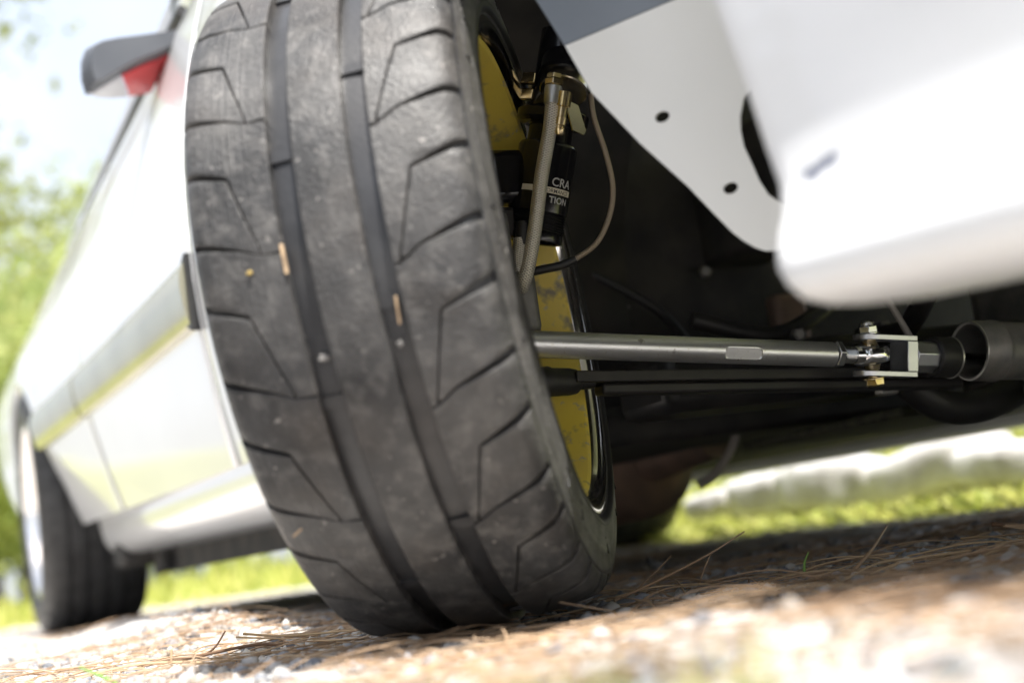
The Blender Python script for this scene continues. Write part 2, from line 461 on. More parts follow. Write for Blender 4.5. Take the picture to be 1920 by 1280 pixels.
def block_mesh(name, poly, mat_, r_top=None):
    bm = bmesh.new()
    vs = [bm.verts.new((R(t) * TR, a, 0)) for t, a in poly]
    bm.faces.new(vs)
    bmesh.ops.triangulate(bm, faces=bm.faces[:])
    xs = [v.co.x for v in bm.verts]; ys = [v.co.y for v in bm.verts]
    x = math.ceil(min(xs) / .009) * .009
    while x < max(xs):
        bmesh.ops.bisect_plane(bm, geom=bm.verts[:] + bm.edges[:] + bm.faces[:], plane_co=(x, 0, 0), plane_no=(1, 0, 0)); x += .009
    for y in (-.1015, -.096, -.085, -.066, 0, .066, .085, .096, .1015):
        if min(ys) < y < max(ys):
            bmesh.ops.bisect_plane(bm, geom=bm.verts[:] + bm.edges[:] + bm.faces[:], plane_co=(0, y, 0), plane_no=(0, 1, 0))
    bmesh.ops.remove_doubles(bm, verts=bm.verts[:], dist=1e-5)
    low = bm.faces[:]
    ret = bmesh.ops.extrude_face_region(bm, geom=low)
    topv = {v for v in ret['geom'] if isinstance(v, bmesh.types.BMVert)}
    topf = [f for f in ret['geom'] if isinstance(f, bmesh.types.BMFace)]
    for v in topv: v.co.z = 1
    ins = bmesh.ops.inset_region(bm, faces=topf, thickness=.0007, use_even_offset=True)
    rim = {v for f in ins['faces'] for v in f.verts}
    inner = {v for f in topf for v in f.verts}
    for v in bm.verts:
        t, a = v.co.x / TR, v.co.y
        if v.co.z > .5:
            r = rs(a) - (.0006 if v not in inner else 0)
        else: r = rs(a) - GD - .0015
        v.co = (math.cos(t) * r, a, math.sin(t) * r)
    low = [f for f in bm.faces if all(math.hypot(v.co.x, v.co.z) < rs(v.co.y) - GD for v in f.verts)]
    bmesh.ops.delete(bm, geom=low, context='FACES_ONLY')
    bmesh.ops.recalc_face_normals(bm, faces=bm.faces)
    me = bpy.data.meshes.new(name); bm.to_mesh(me); bm.free()
    me.shade_smooth(); me.set_sharp_from_angle(angle=R(38)); me.materials.append(mat_)
    return me
NP = 18
g = .22  # half groove, degrees
gw = .0011
G1, G2 = (-.0345, -.0165), (.0235, .0415)
# right (inner) shoulder: enclosed block A and the long block B around it; repeats every 20 degrees
RA, RB = -11.0, -22.0
e, ci = .1052, G2[1]
boxA = [(RA - .75, e), (RA - 3.3, .066), (RA - 14.2, .0475), (RB - 2.2 + .35, .0615), (RB + .75, e)]
boxB = [(RB - .75, e), (RB - 3.0, .062), (RB - 4.6, ci + .0005), (RB - 4.6 - 19.1, ci), (RB - 4.3 - 19.1 + .0, .0455),
        (RA - 20 - 14.0, .0462), (RA - 20 - 2.6, .0642), (RA - 20 + .75, e)]
# column strip next to the main groove belongs to B
boxB = [(RB - .72, e), (RB - 2.75, .0620), (RB - 4.55, .0470), (RB - 4.9, ci), (RB - 24.3, ci), (RB - 24.3, .0458),
        (RA - 20 - 14.3, .0472), (RA - 20 - 2.7, .0651), (RA - 20 + .80, e)]
boxA = [(RA - .80, e), (RA - 3.0, .0662), (RA - 14.2, .0482), (RA - 15.05, .0482), (RB - 2.45, .0615), (RB + .72, e)]
LA, LB = -6.0, -17.0
lo, li = -.1052, G1[0]
lA = [(LA - .62, lo), (LA - 3.2, -.0682), (LA - 14.2, -.0504), (LA - 14.9, -.0504), (LB - 2.45, -.066), (LB + .62, lo)]
lB = [(LB - .62, lo), (LB - 2.75, -.0665), (LB - 4.15, -.0492), (LB - 4.5, li), (LB - 24.1, li), (LB - 24.1, -.0484),
      (LA - 20 - 14.3, -.0494), (LA - 20 - 2.7, -.0671), (LA - 20 + .62, lo)]
for poly in (boxA, boxB, lA, lB):
    me = block_mesh('tread_block', poly, M['tread'])
    for k in range(NP):
        o = link(bpy.data.objects.new('tread_block', me)); o.parent = wheel
        o.rotation_euler = (0, -R(20 * k), 0)
# centre rib
mb = MB()
c0, c1 = G1[1], G2[0]
mb.lathe([(c0, TR - GD - .002), (c0, rs(c0) - .0010), (c0 + .0011, rs(c0)), (c0 * .5, rs(c0 * .5)), (0, TR), (c1 * .5, rs(c1 * .5)), (c1 - .0011, rs(c1)), (c1, rs(c1) - .001), (c1, TR - GD - .002)], (0, 0, 0), (0, 1, 0), n=180)
mb.build('centre_rib', M['tread'], wheel, angle=38)
# wear bars across the main grooves
for ga, gb, off in ((G1[0], G1[1], 0), (G2[0], G2[1], 12)):
    mb = MB(); mb.box(Vector((TR - GD + .0002, (ga + gb) / 2, 0)), (.0034, gb - ga, .009)); wbm = mb.mesh('wear_bar', M['carcass'])
    for k in range(10):
        o = link(bpy.data.objects.new('wear_bar', wbm)); o.parent = wheel; o.rotation_euler = (0, -R(13 + off + 36 * k), 0)
# rim: yellow barrel, polished lip, dark face and hub
mb = MB()
mb.lathe([(.0985, .2045), (.0960, .2010), (.088, .1985), (.03, .1965), (-.075, .1950), (-.088, .185)], (0, 0, 0), (0, 1, 0), n=120)
mb.build('rim_barrel', M['yellow'], wheel)
mb = MB()
mb.lathe([(.0985, .2047), (.1010, .2055), (.1045, .2075), (.1080, .2120), (.1095, .2175), (.1090, .2215), (.1060, .223)], (0, 0, 0), (0, 1, 0), n=120)
mb.build('rim_lip', M['polish'], wheel)
mb = MB()
mb.lathe([(-.078, .194), (-.080, .05), (-.085, .04), (-.085, .0)], (0, 0, 0), (0, 1, 0), n=64)
for k in range(10):
    t = 2 * math.pi * k / 10
    er, et = Vector((math.cos(t), 0, math.sin(t))), Vector((-math.sin(t), 0, math.cos(t)))
    mb.box(er * .12 + Vector((0, -.072, 0)), (.14, .02, .03), (er, Vector((0, 1, 0)), et))
mb.build('wheel_face', M['yellow'], wheel)
mb = MB(); mb.lathe([(-.045, .14), (-.045, .075), (-.03, .075), (-.02, .05), (.03, .04), (.03, 0)], (0, 0, 0), (0, 1, 0), n=64)
mb.lathe([(-.045, .14), (-.025, .14), (-.025, .06)], (0, 0, 0), (0, 1, 0), n=64)
mb.build('brake_disc', M['casting'], wheel)

# ---- body side
def lerp_tab(T, z):
    if z <= T[0][0]: return T[0][1]
    for (z0, y0), (z1, y1) in zip(T, T[1:]):
        if z <= z1:
            t = (z - z0) / (z1 - z0); return y0 + (y1 - y0) * t
    return T[-1][1]
BASE = [(.10, -.010), (.16, -.018), (.22, -.030), (.30, -.044), (.40, -.056), (.46, -.060), (.52, -.060), (.62, -.054), (.72, -.040), (.80, -.022), (.87, -.002), (.915, .012), (.94, .026)]
FG = [(.14, 0), (.20, .2), (.42, .8), (.56, 1), (.66, .95), (.76, .6), (.94, .1)]
def sstep(t): t = max(0, min(1, t)); return t * t * (3 - 2 * t)
def side_y(x, z):
    f = max(0, min(1, (-.70 - x) / 1.75)) ** 1.15
    ff = -sstep((x + .55) / .5) * .035
    return lerp_tab(BASE, z) - .090 * f * lerp_tab(FG, z) - ff * sstep((z - .3) / .2)
def side_panel(name, x0, x1, zlow, ztop, mat_=None, nx_=40, nz_=26, label=None, th=.006):
    mb = MB(); rows = []
    for i in range(nx_ + 1):
        x = x0 + (x1 - x0) * i / nx_
        zl, zt = zlow(x), ztop(x)
        row = []
        for j in range(nz_ + 1):
            z = zl + (zt - zl) * j / nz_
            row.append((x, side_y(x, z), z))
        # returned edges top and bottom give the sheet real depth
        row = [(x, row[0][1] + .022, row[0][2] + .001)] + row + [(x, row[-1][1] + .02, row[-1][2] + .004)]
        rows.append(row)
    mb.grid(rows)
    o = mb.build(name, mat_ or M['paint'], car, angle=60, solid=th)
    if label: o['label'] = label
    return o
SILL = lambda x: .214 + (-.45 - x) * .014
BELT = lambda x: .936
def arch_f(x): return .30 + math.sqrt(max(0, .36 ** 2 - x * x))
side_panel('front_fender', -.36, -.68, lambda x: SILL(x) if x < -.359 else .3, lambda x: .925, nx_=12)
side_panel('front_fender_arch', -.355, .355, lambda x: max(arch_f(x), .44), lambda x: .90 - max(0, x) * .12, nx_=40, nz_=14)
door = side_panel('door', -.6815, -1.62, SILL, BELT, nx_=30)
def arch_r(x):
    d = .34 ** 2 - (x + 2.5) ** 2
    z = .27 + math.sqrt(d) if d > 0 else .16
    if d > 0 and x > -2.5 and z < .30: z = .16 + (z - .16)
    return max(z, .16)
side_panel('rear_quarter_panel', -1.6214, -2.155, lambda x: SILL(x), lambda x: BELT(x), nx_=26)
xs0, xs1 = -2.1562, -2.842
side_panel('rear_arch_panel', xs0, xs1, lambda x: max(.27 + math.sqrt(max(0, .345 ** 2 - (x + 2.5) ** 2)), .235), lambda x: BELT(x), nx_=40, nz_=18)
side_panel('rear_corner_panel', -2.845, -3.25, lambda x: .25, lambda x: BELT(x), nx_=10)
# black end of the arch gap
mb = MB(); mb.prism([(0, 0), (-.035, .012), (-.05, .05), (-.035, .095), (0, .105)], (-.686, side_y(-.69, .45) - .012, .398), (1, 0, 0), (0, 0, 1), (0, 1, 0), .03)
mb.build('moulding_end_cap', M['black'], car)
# side moulding
def moulding(name, x0, x1, n=24):
    mb = MB(); rows = []
    for i in range(n + 1):
        x = x0 + (x1 - x0) * i / n
        zb, zt = .405 + .010 * (-x - .7) / 1.5, .494 + .006 * (-x - .7) / 1.5
        h = zt - zb
        P = [(0.0, zb), (.012, zb + .001), (.017, zb + .10 * h), (.020, zb + .35 * h), (.021, zb + .6 * h), (.019, zb + .82 * h), (.012, zt - .001), (0, zt)]
        rows.append([(x, side_y(x, z) - d, z) for d, z in P])
    mb.grid(rows)
    # end faces
    b = 0
    mb.f.append(tuple(range(8))); mb.f.append(tuple(n * 8 + k for k in range(8)))
    o = mb.build(name, M['trim'], car, angle=40)
    return o
moulding('door_moulding', -.692, -1.615)
moulding('quarter_moulding', -1.632, -2.215)
# rocker
def rocker(name, y0, sgn, x0, x1, mat_):
    mb = MB(); rows = []
    P = [(.03, .222), (-.010, .2195), (-.0125, .216), (-.0105, .196), (-.006, .172), (.004, .150), (.020, .136), (.06, .128), (.09, .15)]
    n = 20
    for i in range(n + 1):
        x = x0 + (x1 - x0) * i / n
        rows.append([(x, y0 + sgn * y, z + .013 * (-x - .45)) for y, z in P])
    mb.grid(rows); k = len(P)
    mb.f.append(tuple(range(k))); mb.f.append(tuple(n * k + q for q in range(k)))
    return mb.build(name, mat_, car, angle=50)
rocker('rocker_panel', -.016, 1, -.40, -2.115, M['paint'])
mb = MB(); mb.box((-1.25, .085, .128), (1.7, .016, .05)); mb.box((-1.25, .16, .15), (1.7, .12, .05))
mb.build('sill_seam', M['underseal'], car)
mb = MB(); mb.box((-1.98, .03, .155), (.12, .09, .06)); mb.box((-1.88, .10, .13), (.10, .10, .05))
mb.build('jacking_point', M['underseal'], car, bevel=.012)
# far side sill, lit from the other side
mb = MB(); rows = []
for i in range(25):
    x = -.5 - 1.75 * i / 24
    rows.append([(x, 1.47 + y, z + .004 * (-x - .5)) for y, z in ((.02, .26), (.030, .22), (.03, .18), (.015, .150), (-.03, .138), (-.085, .138), (-.10, .155), (-.10, .22))])
mb.grid(rows)
far = mb.build('far_side_rocker', M['skirt_far'], car, angle=50)
# greenhouse, roof, hood, nose
mb = MB(); rows = []
for i in range(21):
    t = i / 20; x = -1.02 - 1.6 * t; hgt = .060 - .022 * t
    rows.append([(x, .040, .944), (x, .021, .9455), (x, .020, .9455 + hgt * .6), (x, .024, .9455 + hgt), (x, .040, .947 + hgt)])
mb.grid(rows); mb.build('window_frame', M['frame'], car, angle=40)
mb = MB(); rows = []
for i in range(21):
    t = i / 20; x = -1.05 - 1.5 * t
    rows.append([(x, .035 + .20 * k, .985 - .022 * t + .30 * k * min(1, .12 + 2.2 * t)) for k in (0, .25, .5, .75, 1)])
mb.grid(rows); mb.build('side_window', M['glass'], car, solid=.006)
mb = MB(); mb.tube([(-.92 - .21 * k, .016, .9405) for k in range(9)], .0085, 10); mb.build('window_rubber', M['black'], car)
mb = MB(); mb.tube(smooth_path([(-.90, .05, .95), (-1.25, .14, 1.12), (-1.55, .20, 1.27), (-2.0, .22, 1.30), (-2.6, .2, 1.2), (-2.95, .1, .9)], 30), .022, 12)
mb.build('roof_rail', M['paint'], car)
mb = MB(); rows = []
for i in range(13):
    t = i / 12
    x = -1.55 - 1.0 * t
    rows.append([(x, .22 + 1.0 * k / 8, 1.28 + .05 * math.sin(math.pi * k / 8) - .06 * (t - .35) ** 2) for k in range(9)])
mb.grid(rows); mb.build('roof', M['paint'], car, solid=.01)
mb = MB(); rows = []
for i in range(17):
    t = i / 16
    x = -.85 + 1.72 * t
    z = .94 - .18 * t - .05 * t ** 4
    rows.append([(x, .0 + .10 * max(0, t - .55) ** 1.5 * 2 * (1 - 2 * k / 12) + 1.44 * k / 12, z + .035 * math.sin(math.pi * k / 12)) for k in range(13)])
mb.grid(rows); mb.build('hood', M['paint'], car, solid=.008)
mb = MB(); rows = []
for k in range(13):
    rows.append([(-.84 - .68 * t, .06 + 1.32 * k / 12 + (.15 * t * (1 - 2 * k / 12)), .95 + .33 * t) for t in (0, .5, 1)])
mb.grid(rows); mb.build('windscreen', M['glass'], car, solid=.006)

# ---- door mirror
mir = empty('door_mirror', car, (-.95, -.02, .90))
def ell_loft(mb, secs, n=20, p=2.6):
    rows = []
    for c, ry, rz, ax_, az_ in secs:
        c, ax_, az_ = Vector(c), Vector(ax_), Vector(az_)
        row = []
        for k in range(n):
            t = 2 * math.pi * k / n
            ct, st = math.cos(t), math.sin(t)
            row.append(c + ax_ * (ry * math.copysign(abs(ct) ** (2 / p), ct)) + az_ * (rz * math.copysign(abs(st) ** (2 / p), st)))
        rows.append(row)
    nc = n; b = len(mb.v)
    for r in rows: mb.v += [tuple(q) for q in r]
    for i in range(len(rows) - 1):
        for j in range(nc):
            mb.f.append((b + i * nc + j, b + i * nc + (j + 1) % nc, b + (i + 1) * nc + (j + 1) % nc, b + (i + 1) * nc + j))
    mb.f.append(tuple(b + k for k in reversed(range(nc)))); mb.f.append(tuple(b + (len(rows) - 1) * nc + k for k in range(nc)))

mb = MB()
ax_y, ax_z = Vector((0, .9, .25)), Vector((0, -.1, 1))
def mc(y, z, x=-.95): return Vector((x - mir.location.x, y - mir.location.y, z - mir.location.z))
def slab(outline, x0, x1, shrink, n=4):
    """housing lofted from its front outline back to a larger rear rim"""
    b = MB(); c = Vector((0, sum(p[0] for p in outline) / len(outline), sum(p[1] for p in outline) / len(outline)))
    rows = []
    for i in range(n + 1):
        t = i / n; k = shrink + (1 - shrink) * math.sin(t * math.pi / 2)
        rows.append([mc(c.y + (y - c.y) * k, c.z + (z - c.z) * k, x0 + (x1 - x0) * t) for y, z in outline])
    m_ = len(outline); base = len(b.v)
    for r in rows: b.v += [tuple(q) for q in r]
    for i in range(n):
        for j in range(m_):
            b.f.append((base + i * m_ + j, base + i * m_ + (j + 1) % m_, base + (i + 1) * m_ + (j + 1) % m_, base + (i + 1) * m_ + j))
    b.f.append(tuple(base + k for k in reversed(range(m_)))); b.f.append(tuple(base + n * m_ + k for k in range(m_)))
    return b
hous = [(-.134, .822), (-.138, .845), (-.136, .872), (-.129, .890), (-.112, .899), (-.085, .905), (-.05, .910), (.0, .918), (.034, .924), (.030, .905),
        (.008, .890), (-.02, .878), (-.05, .866), (-.08, .851), (-.105, .836), (-.122, .825)]
slab(hous, -.935, -.97, .82).build('mirror_housing', M['mirror'], mir, angle=50)
mb = MB()
mb.grid([[mc(*p, -.962) for p in ((.006, .890), (-.02, .876), (-.05, .864), (-.078, .850))], [mc(*p, -1.045) for p in ((.010, .892), (-.004, .880), (-.022, .852), (-.055, .847))]])
mb.build('mirror_underside', M['red'], mir, solid=.004, bevel=.001)
mb = MB()
mb.grid([[mc(*p, -.963) for p in ((-.079, .850), (-.105, .834), (-.122, .823), (-.132, .820))], [mc(*p, -1.046) for p in ((-.056, .846), (-.085, .844), (-.105, .846), (-.116, .852))]])
mb.build('mirror_underside', M['under_grey'], mir, solid=.004, bevel=.001)
mb = MB(); mb.prism([(-.02, -.03), (.05, -.035), (.10, .01), (.05, .03), (-.01, .02)], mc(.03, .915, -.99), (1, 0, 0), (0, 0, 1), (0, 1, 0), .03)
mb.build('mirror_foot', M['mirror'], mir, bevel=.004)
mb = MB(); mb.lathe([(0, .011), (-.003, .010), (-.003, 0)], (-1.92, side_y(-1.92, .78), .782), (0, -1, .1), n=20)
mb.build('door_lock', M['black'], car)

# ---- bracket plate with two holes
from mathutils.geometry import tessellate_polygon
outl = [(.047, .436), (.060, .396), (.085, .350), (.110, .310), (.123, .286), (.132, .270), (.1375, .2625), (.143, .2565), (.1485, .2525), (.154, .2515), (.1595, .2535), (.1645, .2600), (.1665, .2680),
        (.1645, .2775), (.1590, .285), (.153, .293), (.149, .304), (.146, .317), (.1425, .331), (.1415, .344), (.1422, .354), (.145, .366), (.150, .374), (.157, .388), (.172, .43), (.174, .456), (.123, .4515), (.114, .4500)]
def px_(y, z): return .144 + .899 * y + .116 * z
holes = [(.099, .366, .0042), (.133, .303, .0042)]
loops = [[Vector((y, z, 0)) for y, z in outl]] + [[Vector((cy + r * math.cos(-2 * math.pi * k / 16), cz + r * math.sin(-2 * math.pi * k / 16), 0)) for k in range(16)] for cy, cz, r in holes]
tri = tessellate_polygon(loops); flat = [p for l in loops for p in l]
mb = MB(); mb.add([(px_(p.x, p.y), p.x, p.y) for p in flat], [tuple(t) for t in tri])
plate = mb.build('bracket_plate', M['plate'], car, smooth=False, solid=.004)
plate['label'] = 'white bracket plate with two bolt holes'
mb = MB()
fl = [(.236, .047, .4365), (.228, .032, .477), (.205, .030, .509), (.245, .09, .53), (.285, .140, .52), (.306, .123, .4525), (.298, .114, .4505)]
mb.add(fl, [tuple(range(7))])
mb.build('upper_flange', M['flange'], car, smooth=False, solid=.004)  # grey sheet above the bracket plate, darker than the plate

# ---- bumper
BP = [(.030, .62, .43), (.012, .50, .470), (.004, .42, .495), (0, .358, .511), (0, .30, .528), (0, .262, .537), (-.002, .238, .546), (-.008, .221, .552), (-.016, .209, .557), (-.023, .1985, .563),
      (-.0275, .1885, .568), (-.0275, .1790, .574), (-.0235, .1715, .578), (-.012, .1668, .583), (.004, .1650, .588), (.03, .165, .594), (.07, .168, .600)]
rows = []
for y, z, xs in BP:
    row = [(xs + .004, y + .016, z), (xs + .0008, y + .005, z), (xs + .0005, y + .0012, z), (xs + .004, y, z)]
    for k in range(1, 25):
        t = k / 24
        x = xs + .004 + (.80 - xs) * t
        row.append((x, y + .15 * max(0, x - .56) ** 2, z - .06 * max(0, x - .58) * (1 if z < .3 else max(0, 1 - (z - .3) / .2))))
    yl, zl = row[-1][1], row[-1][2]
    for dx, dy in ((.05, .03), (.09, .075), (.12, .14), (.145, .24), (.16, .4), (.168, .56), (.16, .8), (.145, .96), (.12, 1.06), (.09, 1.125), (.05, 1.17), (0, 1.20)):
        row.append((.80 + dx + (-y) * .6, yl + dy, zl))
    rows.append(row)
mb = MB(); mb.grid(rows)
bumper = mb.build('front_bumper', M['bumper'], car, angle=60, solid=.004)
bumper['label'] = 'white bumper corner with flared lower lip and a scuff'
# scuff mark on the bumper corner
nt = M['bumper'].node_tree; N = nt.nodes; L = nt.links; p = N['Principled BSDF']
tc = N.new('ShaderNodeTexCoord'); vd = N.new('ShaderNodeVectorMath'); vd.operation = 'SUBTRACT'; vd.inputs[1].default_value = (.585, 0, .236)
L.new(tc.outputs['Object'], vd.inputs[0])
vm = N.new('ShaderNodeVectorMath'); vm.operation = 'MULTIPLY'; vm.inputs[1].default_value = (50, 25, 130); L.new(vd.outputs[0], vm.inputs[0])
ln = N.new('ShaderNodeVectorMath'); ln.operation = 'LENGTH'; L.new(vm.outputs[0], ln.inputs[0])
nz = N.new('ShaderNodeTexNoise'); nz.inputs['Scale'].default_value = 120; L.new(tc.outputs['Object'], nz.inputs['Vector'])
ad = N.new('ShaderNodeMath'); ad.operation = 'MULTIPLY_ADD'; ad.inputs[1].default_value = 1.6; L.new(nz.outputs['Fac'], ad.inputs[0]); L.new(ln.outputs['Value'], ad.inputs[2])
mr = N.new('ShaderNodeMapRange'); mr.inputs['From Min'].default_value = 1.75; mr.inputs['From Max'].default_value = 1.25; L.new(ad.outputs[0], mr.inputs['Value'])
mx = N.new('ShaderNodeMix'); mx.data_type = 'RGBA'; mx.inputs['B'].default_value = (.16, .17, .22, 1)
L.new(p.inputs['Base Color'].links[0].from_socket, mx.inputs['A']); L.new(mr.outputs['Result'], mx.inputs['Factor']); L.new(mx.outputs['Result'], p.inputs['Base Color'])

# ---- tie rod assembly
tr = empty('tie_rod', car, (.021, .066, .242))
TO = Vector(tr.location)
A, B = Vector((.019, .030, .246)), Vector((.022, .404, .205))
d = (B - A).normalized()
camdir = (Vector((1.166, -.452, .072)) - (A + B) / 2).normalized()
mb = MB(); n = 96; RAD = .0123
w = (Vector((0, 0, 1)) - d * d.z).normalized(); e_ = d.cross(w)
if e_.dot(camdir) < 0: e_ = -e_
fd = (e_ * .94 - w * .34).normalized()
tc_, L_ = .715, (B - A).length
ts = sorted(set([k / 30 for k in range(31)] + [tc_ + s_ * (.0205 + q) / L_ for s_ in (-1, 1) for q in (0, -.0006, -.002, -.004, -.007)]))
base = []
for t in ts:
    ring = []
    for k in range(n):
        a = 2 * math.pi * k / n
        off = e_ * (math.cos(a) * RAD) + w * (math.sin(a) * RAD)
        q = abs((t - tc_) * L_)
        if q <= .0206:
            lim = RAD * (.875 if q < .0202 else 1)
            s_ = off.dot(fd)
            # rounded ends of the milled flat
            hw = .0052 if q < .0150 else .0052 * math.sqrt(max(0, 1 - ((q - .0150) / .0056) ** 2))
            lat = abs(off.dot(d.cross(fd)))
            if s_ > lim and lat < hw + .0008: off = off - fd * (s_ - lim)
        ring.append(A + d * (t * L_) + off - TO)
    base.append(ring + [ring[0]])
mb.grid(base)
mb.build('rod_tube', M['steel'], tr, angle=20)
mb = MB(); nv = Vector((-.006, .094, .2389)); mb.lathe([(-.0004, .0019), (.0006, .0016), (.0006, 0)], A + d * .030 + (e_ * .85 + w * .5) * RAD - TO, (e_ * .85 + w * .5), n=14)
mb.build('drilled_pin', M['castrim'], tr)
mb = MB(); mb.lathe([(0, .0112), (.0018, .0140), (.0078, .0140), (.0096, .0112), (.0096, .004)], B + d * .001 - TO, d, n=6)
mb.build('lock_nut', M['zinc'], tr, angle=20, bevel=.0006)
re_ = empty('rod_end', tr)
mb = MB()
for k in range(9):
    mb.lathe([(.0105 + k * .0016, .0078), (.0113 + k * .0016, .0086), (.0121 + k * .0016, .0078)], B - TO, d, n=28)
mb.lathe([(.0, .0078), (.027, .0078), (.034, .0092)], B - TO, d, n=28)
mb.build('threaded_shank', M['zinc'], re_).parent = tr
E0 = Vector((.021, .452, .2005))
bw = (Vector((.023, .447, .230)) - Vector((.016, .450, .176))).normalized()
mb = MB(); mb.lathe([(-.0075, .0128), (-.0082, .0150), (-.0070, .0178), (-.003, .0192), (.003, .0192), (.0070, .0178), (.0082, .0150), (.0075, .0128)], E0 - TO, bw, n=48, closed=True)
mb.tube([B + d * .026 - TO, B + d * .031 - TO, B + d * .037 - TO], [.0090, .0110, .0112], 24)
mb.build('eye_housing', M['chrome'], tr, angle=40)
mb = MB(); mb.lathe([(-.0105, .0066)] + [(.0126 * math.sin(a), .0126 * math.cos(a)) for a in [R(-56 + 112 * k / 12) for k in range(13)]] + [(.0105, .0066)], E0 - TO, bw, n=32)
mb.build('ball', M['chrome'], tr)
bpy.data.objects.remove(re_)
# clevis
cd = d; cw = (bw - cd * bw.dot(cd)).normalized(); ce = cd.cross(cw)
if ce.dot(camdir) < 0: ce = -ce
def prong(z0):
    b = MB(); P = [(.046, -.0145), (.0, -.0145)] + [(-.0145 * math.sin(a) - .004, -.0145 * math.cos(a)) for a in [math.pi * k / 14 for k in range(1, 14)]] + [(.0, .0145), (.046, .0145)]
    b.prism(P, E0 + cw * z0 - TO, cd, ce, cw, .0056)
    return b
cl = MB()
for z0 in (.0150, -.0212):
    q = prong(z0); cl.add(q.v, q.f)
cl.box(E0 + cd * .0405 + cw * (-.0003) - TO, (.0128, .0288, .0306), (cd, ce, cw))
cl.build('clevis', M['alu'], tr, angle=30, bevel=.0007)
for nm, z0, z1, mt, rr in (('bolt_head', -.0226, -.031, 'gold', .0098), ('lock_nut', .0216, .0305, 'zinc', .0098)):
    b = MB(); s_ = 1 if z1 > z0 else -1
    b.lathe([(z0, rr * 1.18), (z0 + .0012 * s_, rr * 1.18), (z0 + .0013 * s_, rr)] , E0 - TO, bw, n=28)
    b.lathe([(z0, rr * .98), (z0 + .0012 * s_, rr), (z1 - .0014 * s_, rr), (z1, rr * .86), (z1, 0)], E0 - TO, bw, n=6)
    if s_ > 0: b.lathe([(z1 - .001, rr * .82), (z1 + .0026, rr * .78), (z1 + .0042, rr * .62), (z1 + .0042, .0045), (z1 + .001, .0045), (z1 + .001, 0)], E0 - TO, bw, n=28)
    b.build(nm, M[mt], tr, angle=28, bevel=.0004)
b = MB(); b.lathe([(-.022, .0052), (.022, .0052)], E0 - TO, bw, n=20); b.lathe([(.0085, .0088), (.0152, .0066)], E0 - TO, bw, n=24); b.lathe([(-.0085, .0088), (-.0152, .0066)], E0 - TO, bw, n=24)
b.build('misalignment_spacer', M['gold'], tr)
b = MB(); b.lathe([(.0465, .006), (.0468, .0165), (.074, .0165), (.0752, .0155), (.0752, 0)], E0 + cw * .0005 - TO, cd, n=8); b.build('clevis_shank', M['alu'], tr, angle=25, bevel=.0008)

# ---- steering rack
rk = empty('steering_rack', car, (.029, .569, .197))
RO = Vector(rk.location)
b = MB(); b.lathe([(.073, .010), (.0735, .0190), (.075, .0205), (.096, .0212), (.0975, .0205), (.0975, .006)], E0 + cw * .0005 - RO, cd, n=48); b.build('bump_stop', M['black'], rk)
b = MB(); b.lathe([(.0970, .0200), (.0972, .0216), (.0990, .0216), (.0992, .0196)], E0 + cw * .0005 - RO, cd, n=48, closed=True); b.build('retaining_ring', M['castrim'], rk)
b = MB(); b.lathe([(.097, .0060), (.40, .0060)], E0 - RO, cd, n=28); b.build('rack_bar', M['chrome'], rk)
H0 = Vector((.029, .571, .1945)) - RO
hd = (cd + Vector((.03, 0, .02))).normalized()
b = MB(); b.lathe([(.05, .004), (.05, .0265), (.0, .0272), (-.0008, .0280), (-.0008, .0302), (.0012, .0312), (.022, .0312), (.0235, .0322), (.0265, .0322), (.028, .0310), (.034, .0300), (.40, .0300)], H0, hd, n=64)
b.build('rack_housing', M['casting'], rk)
b = MB(); b.lathe([(-.0022, .0276), (-.0026, .0290), (-.0022, .0304), (-.0010, .0306), (-.0010, .0274)], H0, hd, n=64, closed=True); b.build('housing_lip', M['castrim'], rk)
b = MB(); b.box(H0 + hd * .16 + Vector((-.02, 0, -.04)), (.10, .09, .06)); b.build('rack_mount', M['casting'], rk, bevel=.012)

# ---- lower arm
la = empty('control_arm', car, (-.026, .124, .21)); LO = Vector(la.location)
a0, a1 = Vector((-.021, .137, .2105)) - LO, Vector((-.040, .60, .180)) - LO
ad_ = (a1 - a0).normalized(); aw = (Vector((0, 0, 1)) - ad_ * ad_.z).normalized(); ae = ad_.cross(aw)
b = MB(); b.box((a0 + a1) / 2, ((a1 - a0).length, .030, .0108), (ad_, ae, aw)); b.build('arm_bar', M['satin'], la, bevel=.0012)
b = MB(); b.box((a0 + a1) / 2 - aw * .0105 + ad_ * .022 - ae * .004, ((a1 - a0).length - .02, .020, .0112), (ad_, ae, aw)); b.build('arm_rib', M['satin'], la, bevel=.003)
b = MB(); b.lathe([(-.035, .009), (-.030, .0135), (-.018, .0150), (-.014, .0135), (.004, .0130), (.012, .0115), (.016, .008), (.03, .007)], a0 - ad_ * .006 - aw * .003, ad_, n=20)
b.build('ball_joint', M['black'], la, bevel=.001)
b = MB(); b.lathe([(-.06, .006), (-.034, .0085), (-.034, .012)], a0 - ad_ * .006 - aw * .003, ad_, n=18); b.build('joint_collar', M['castrim'], la)

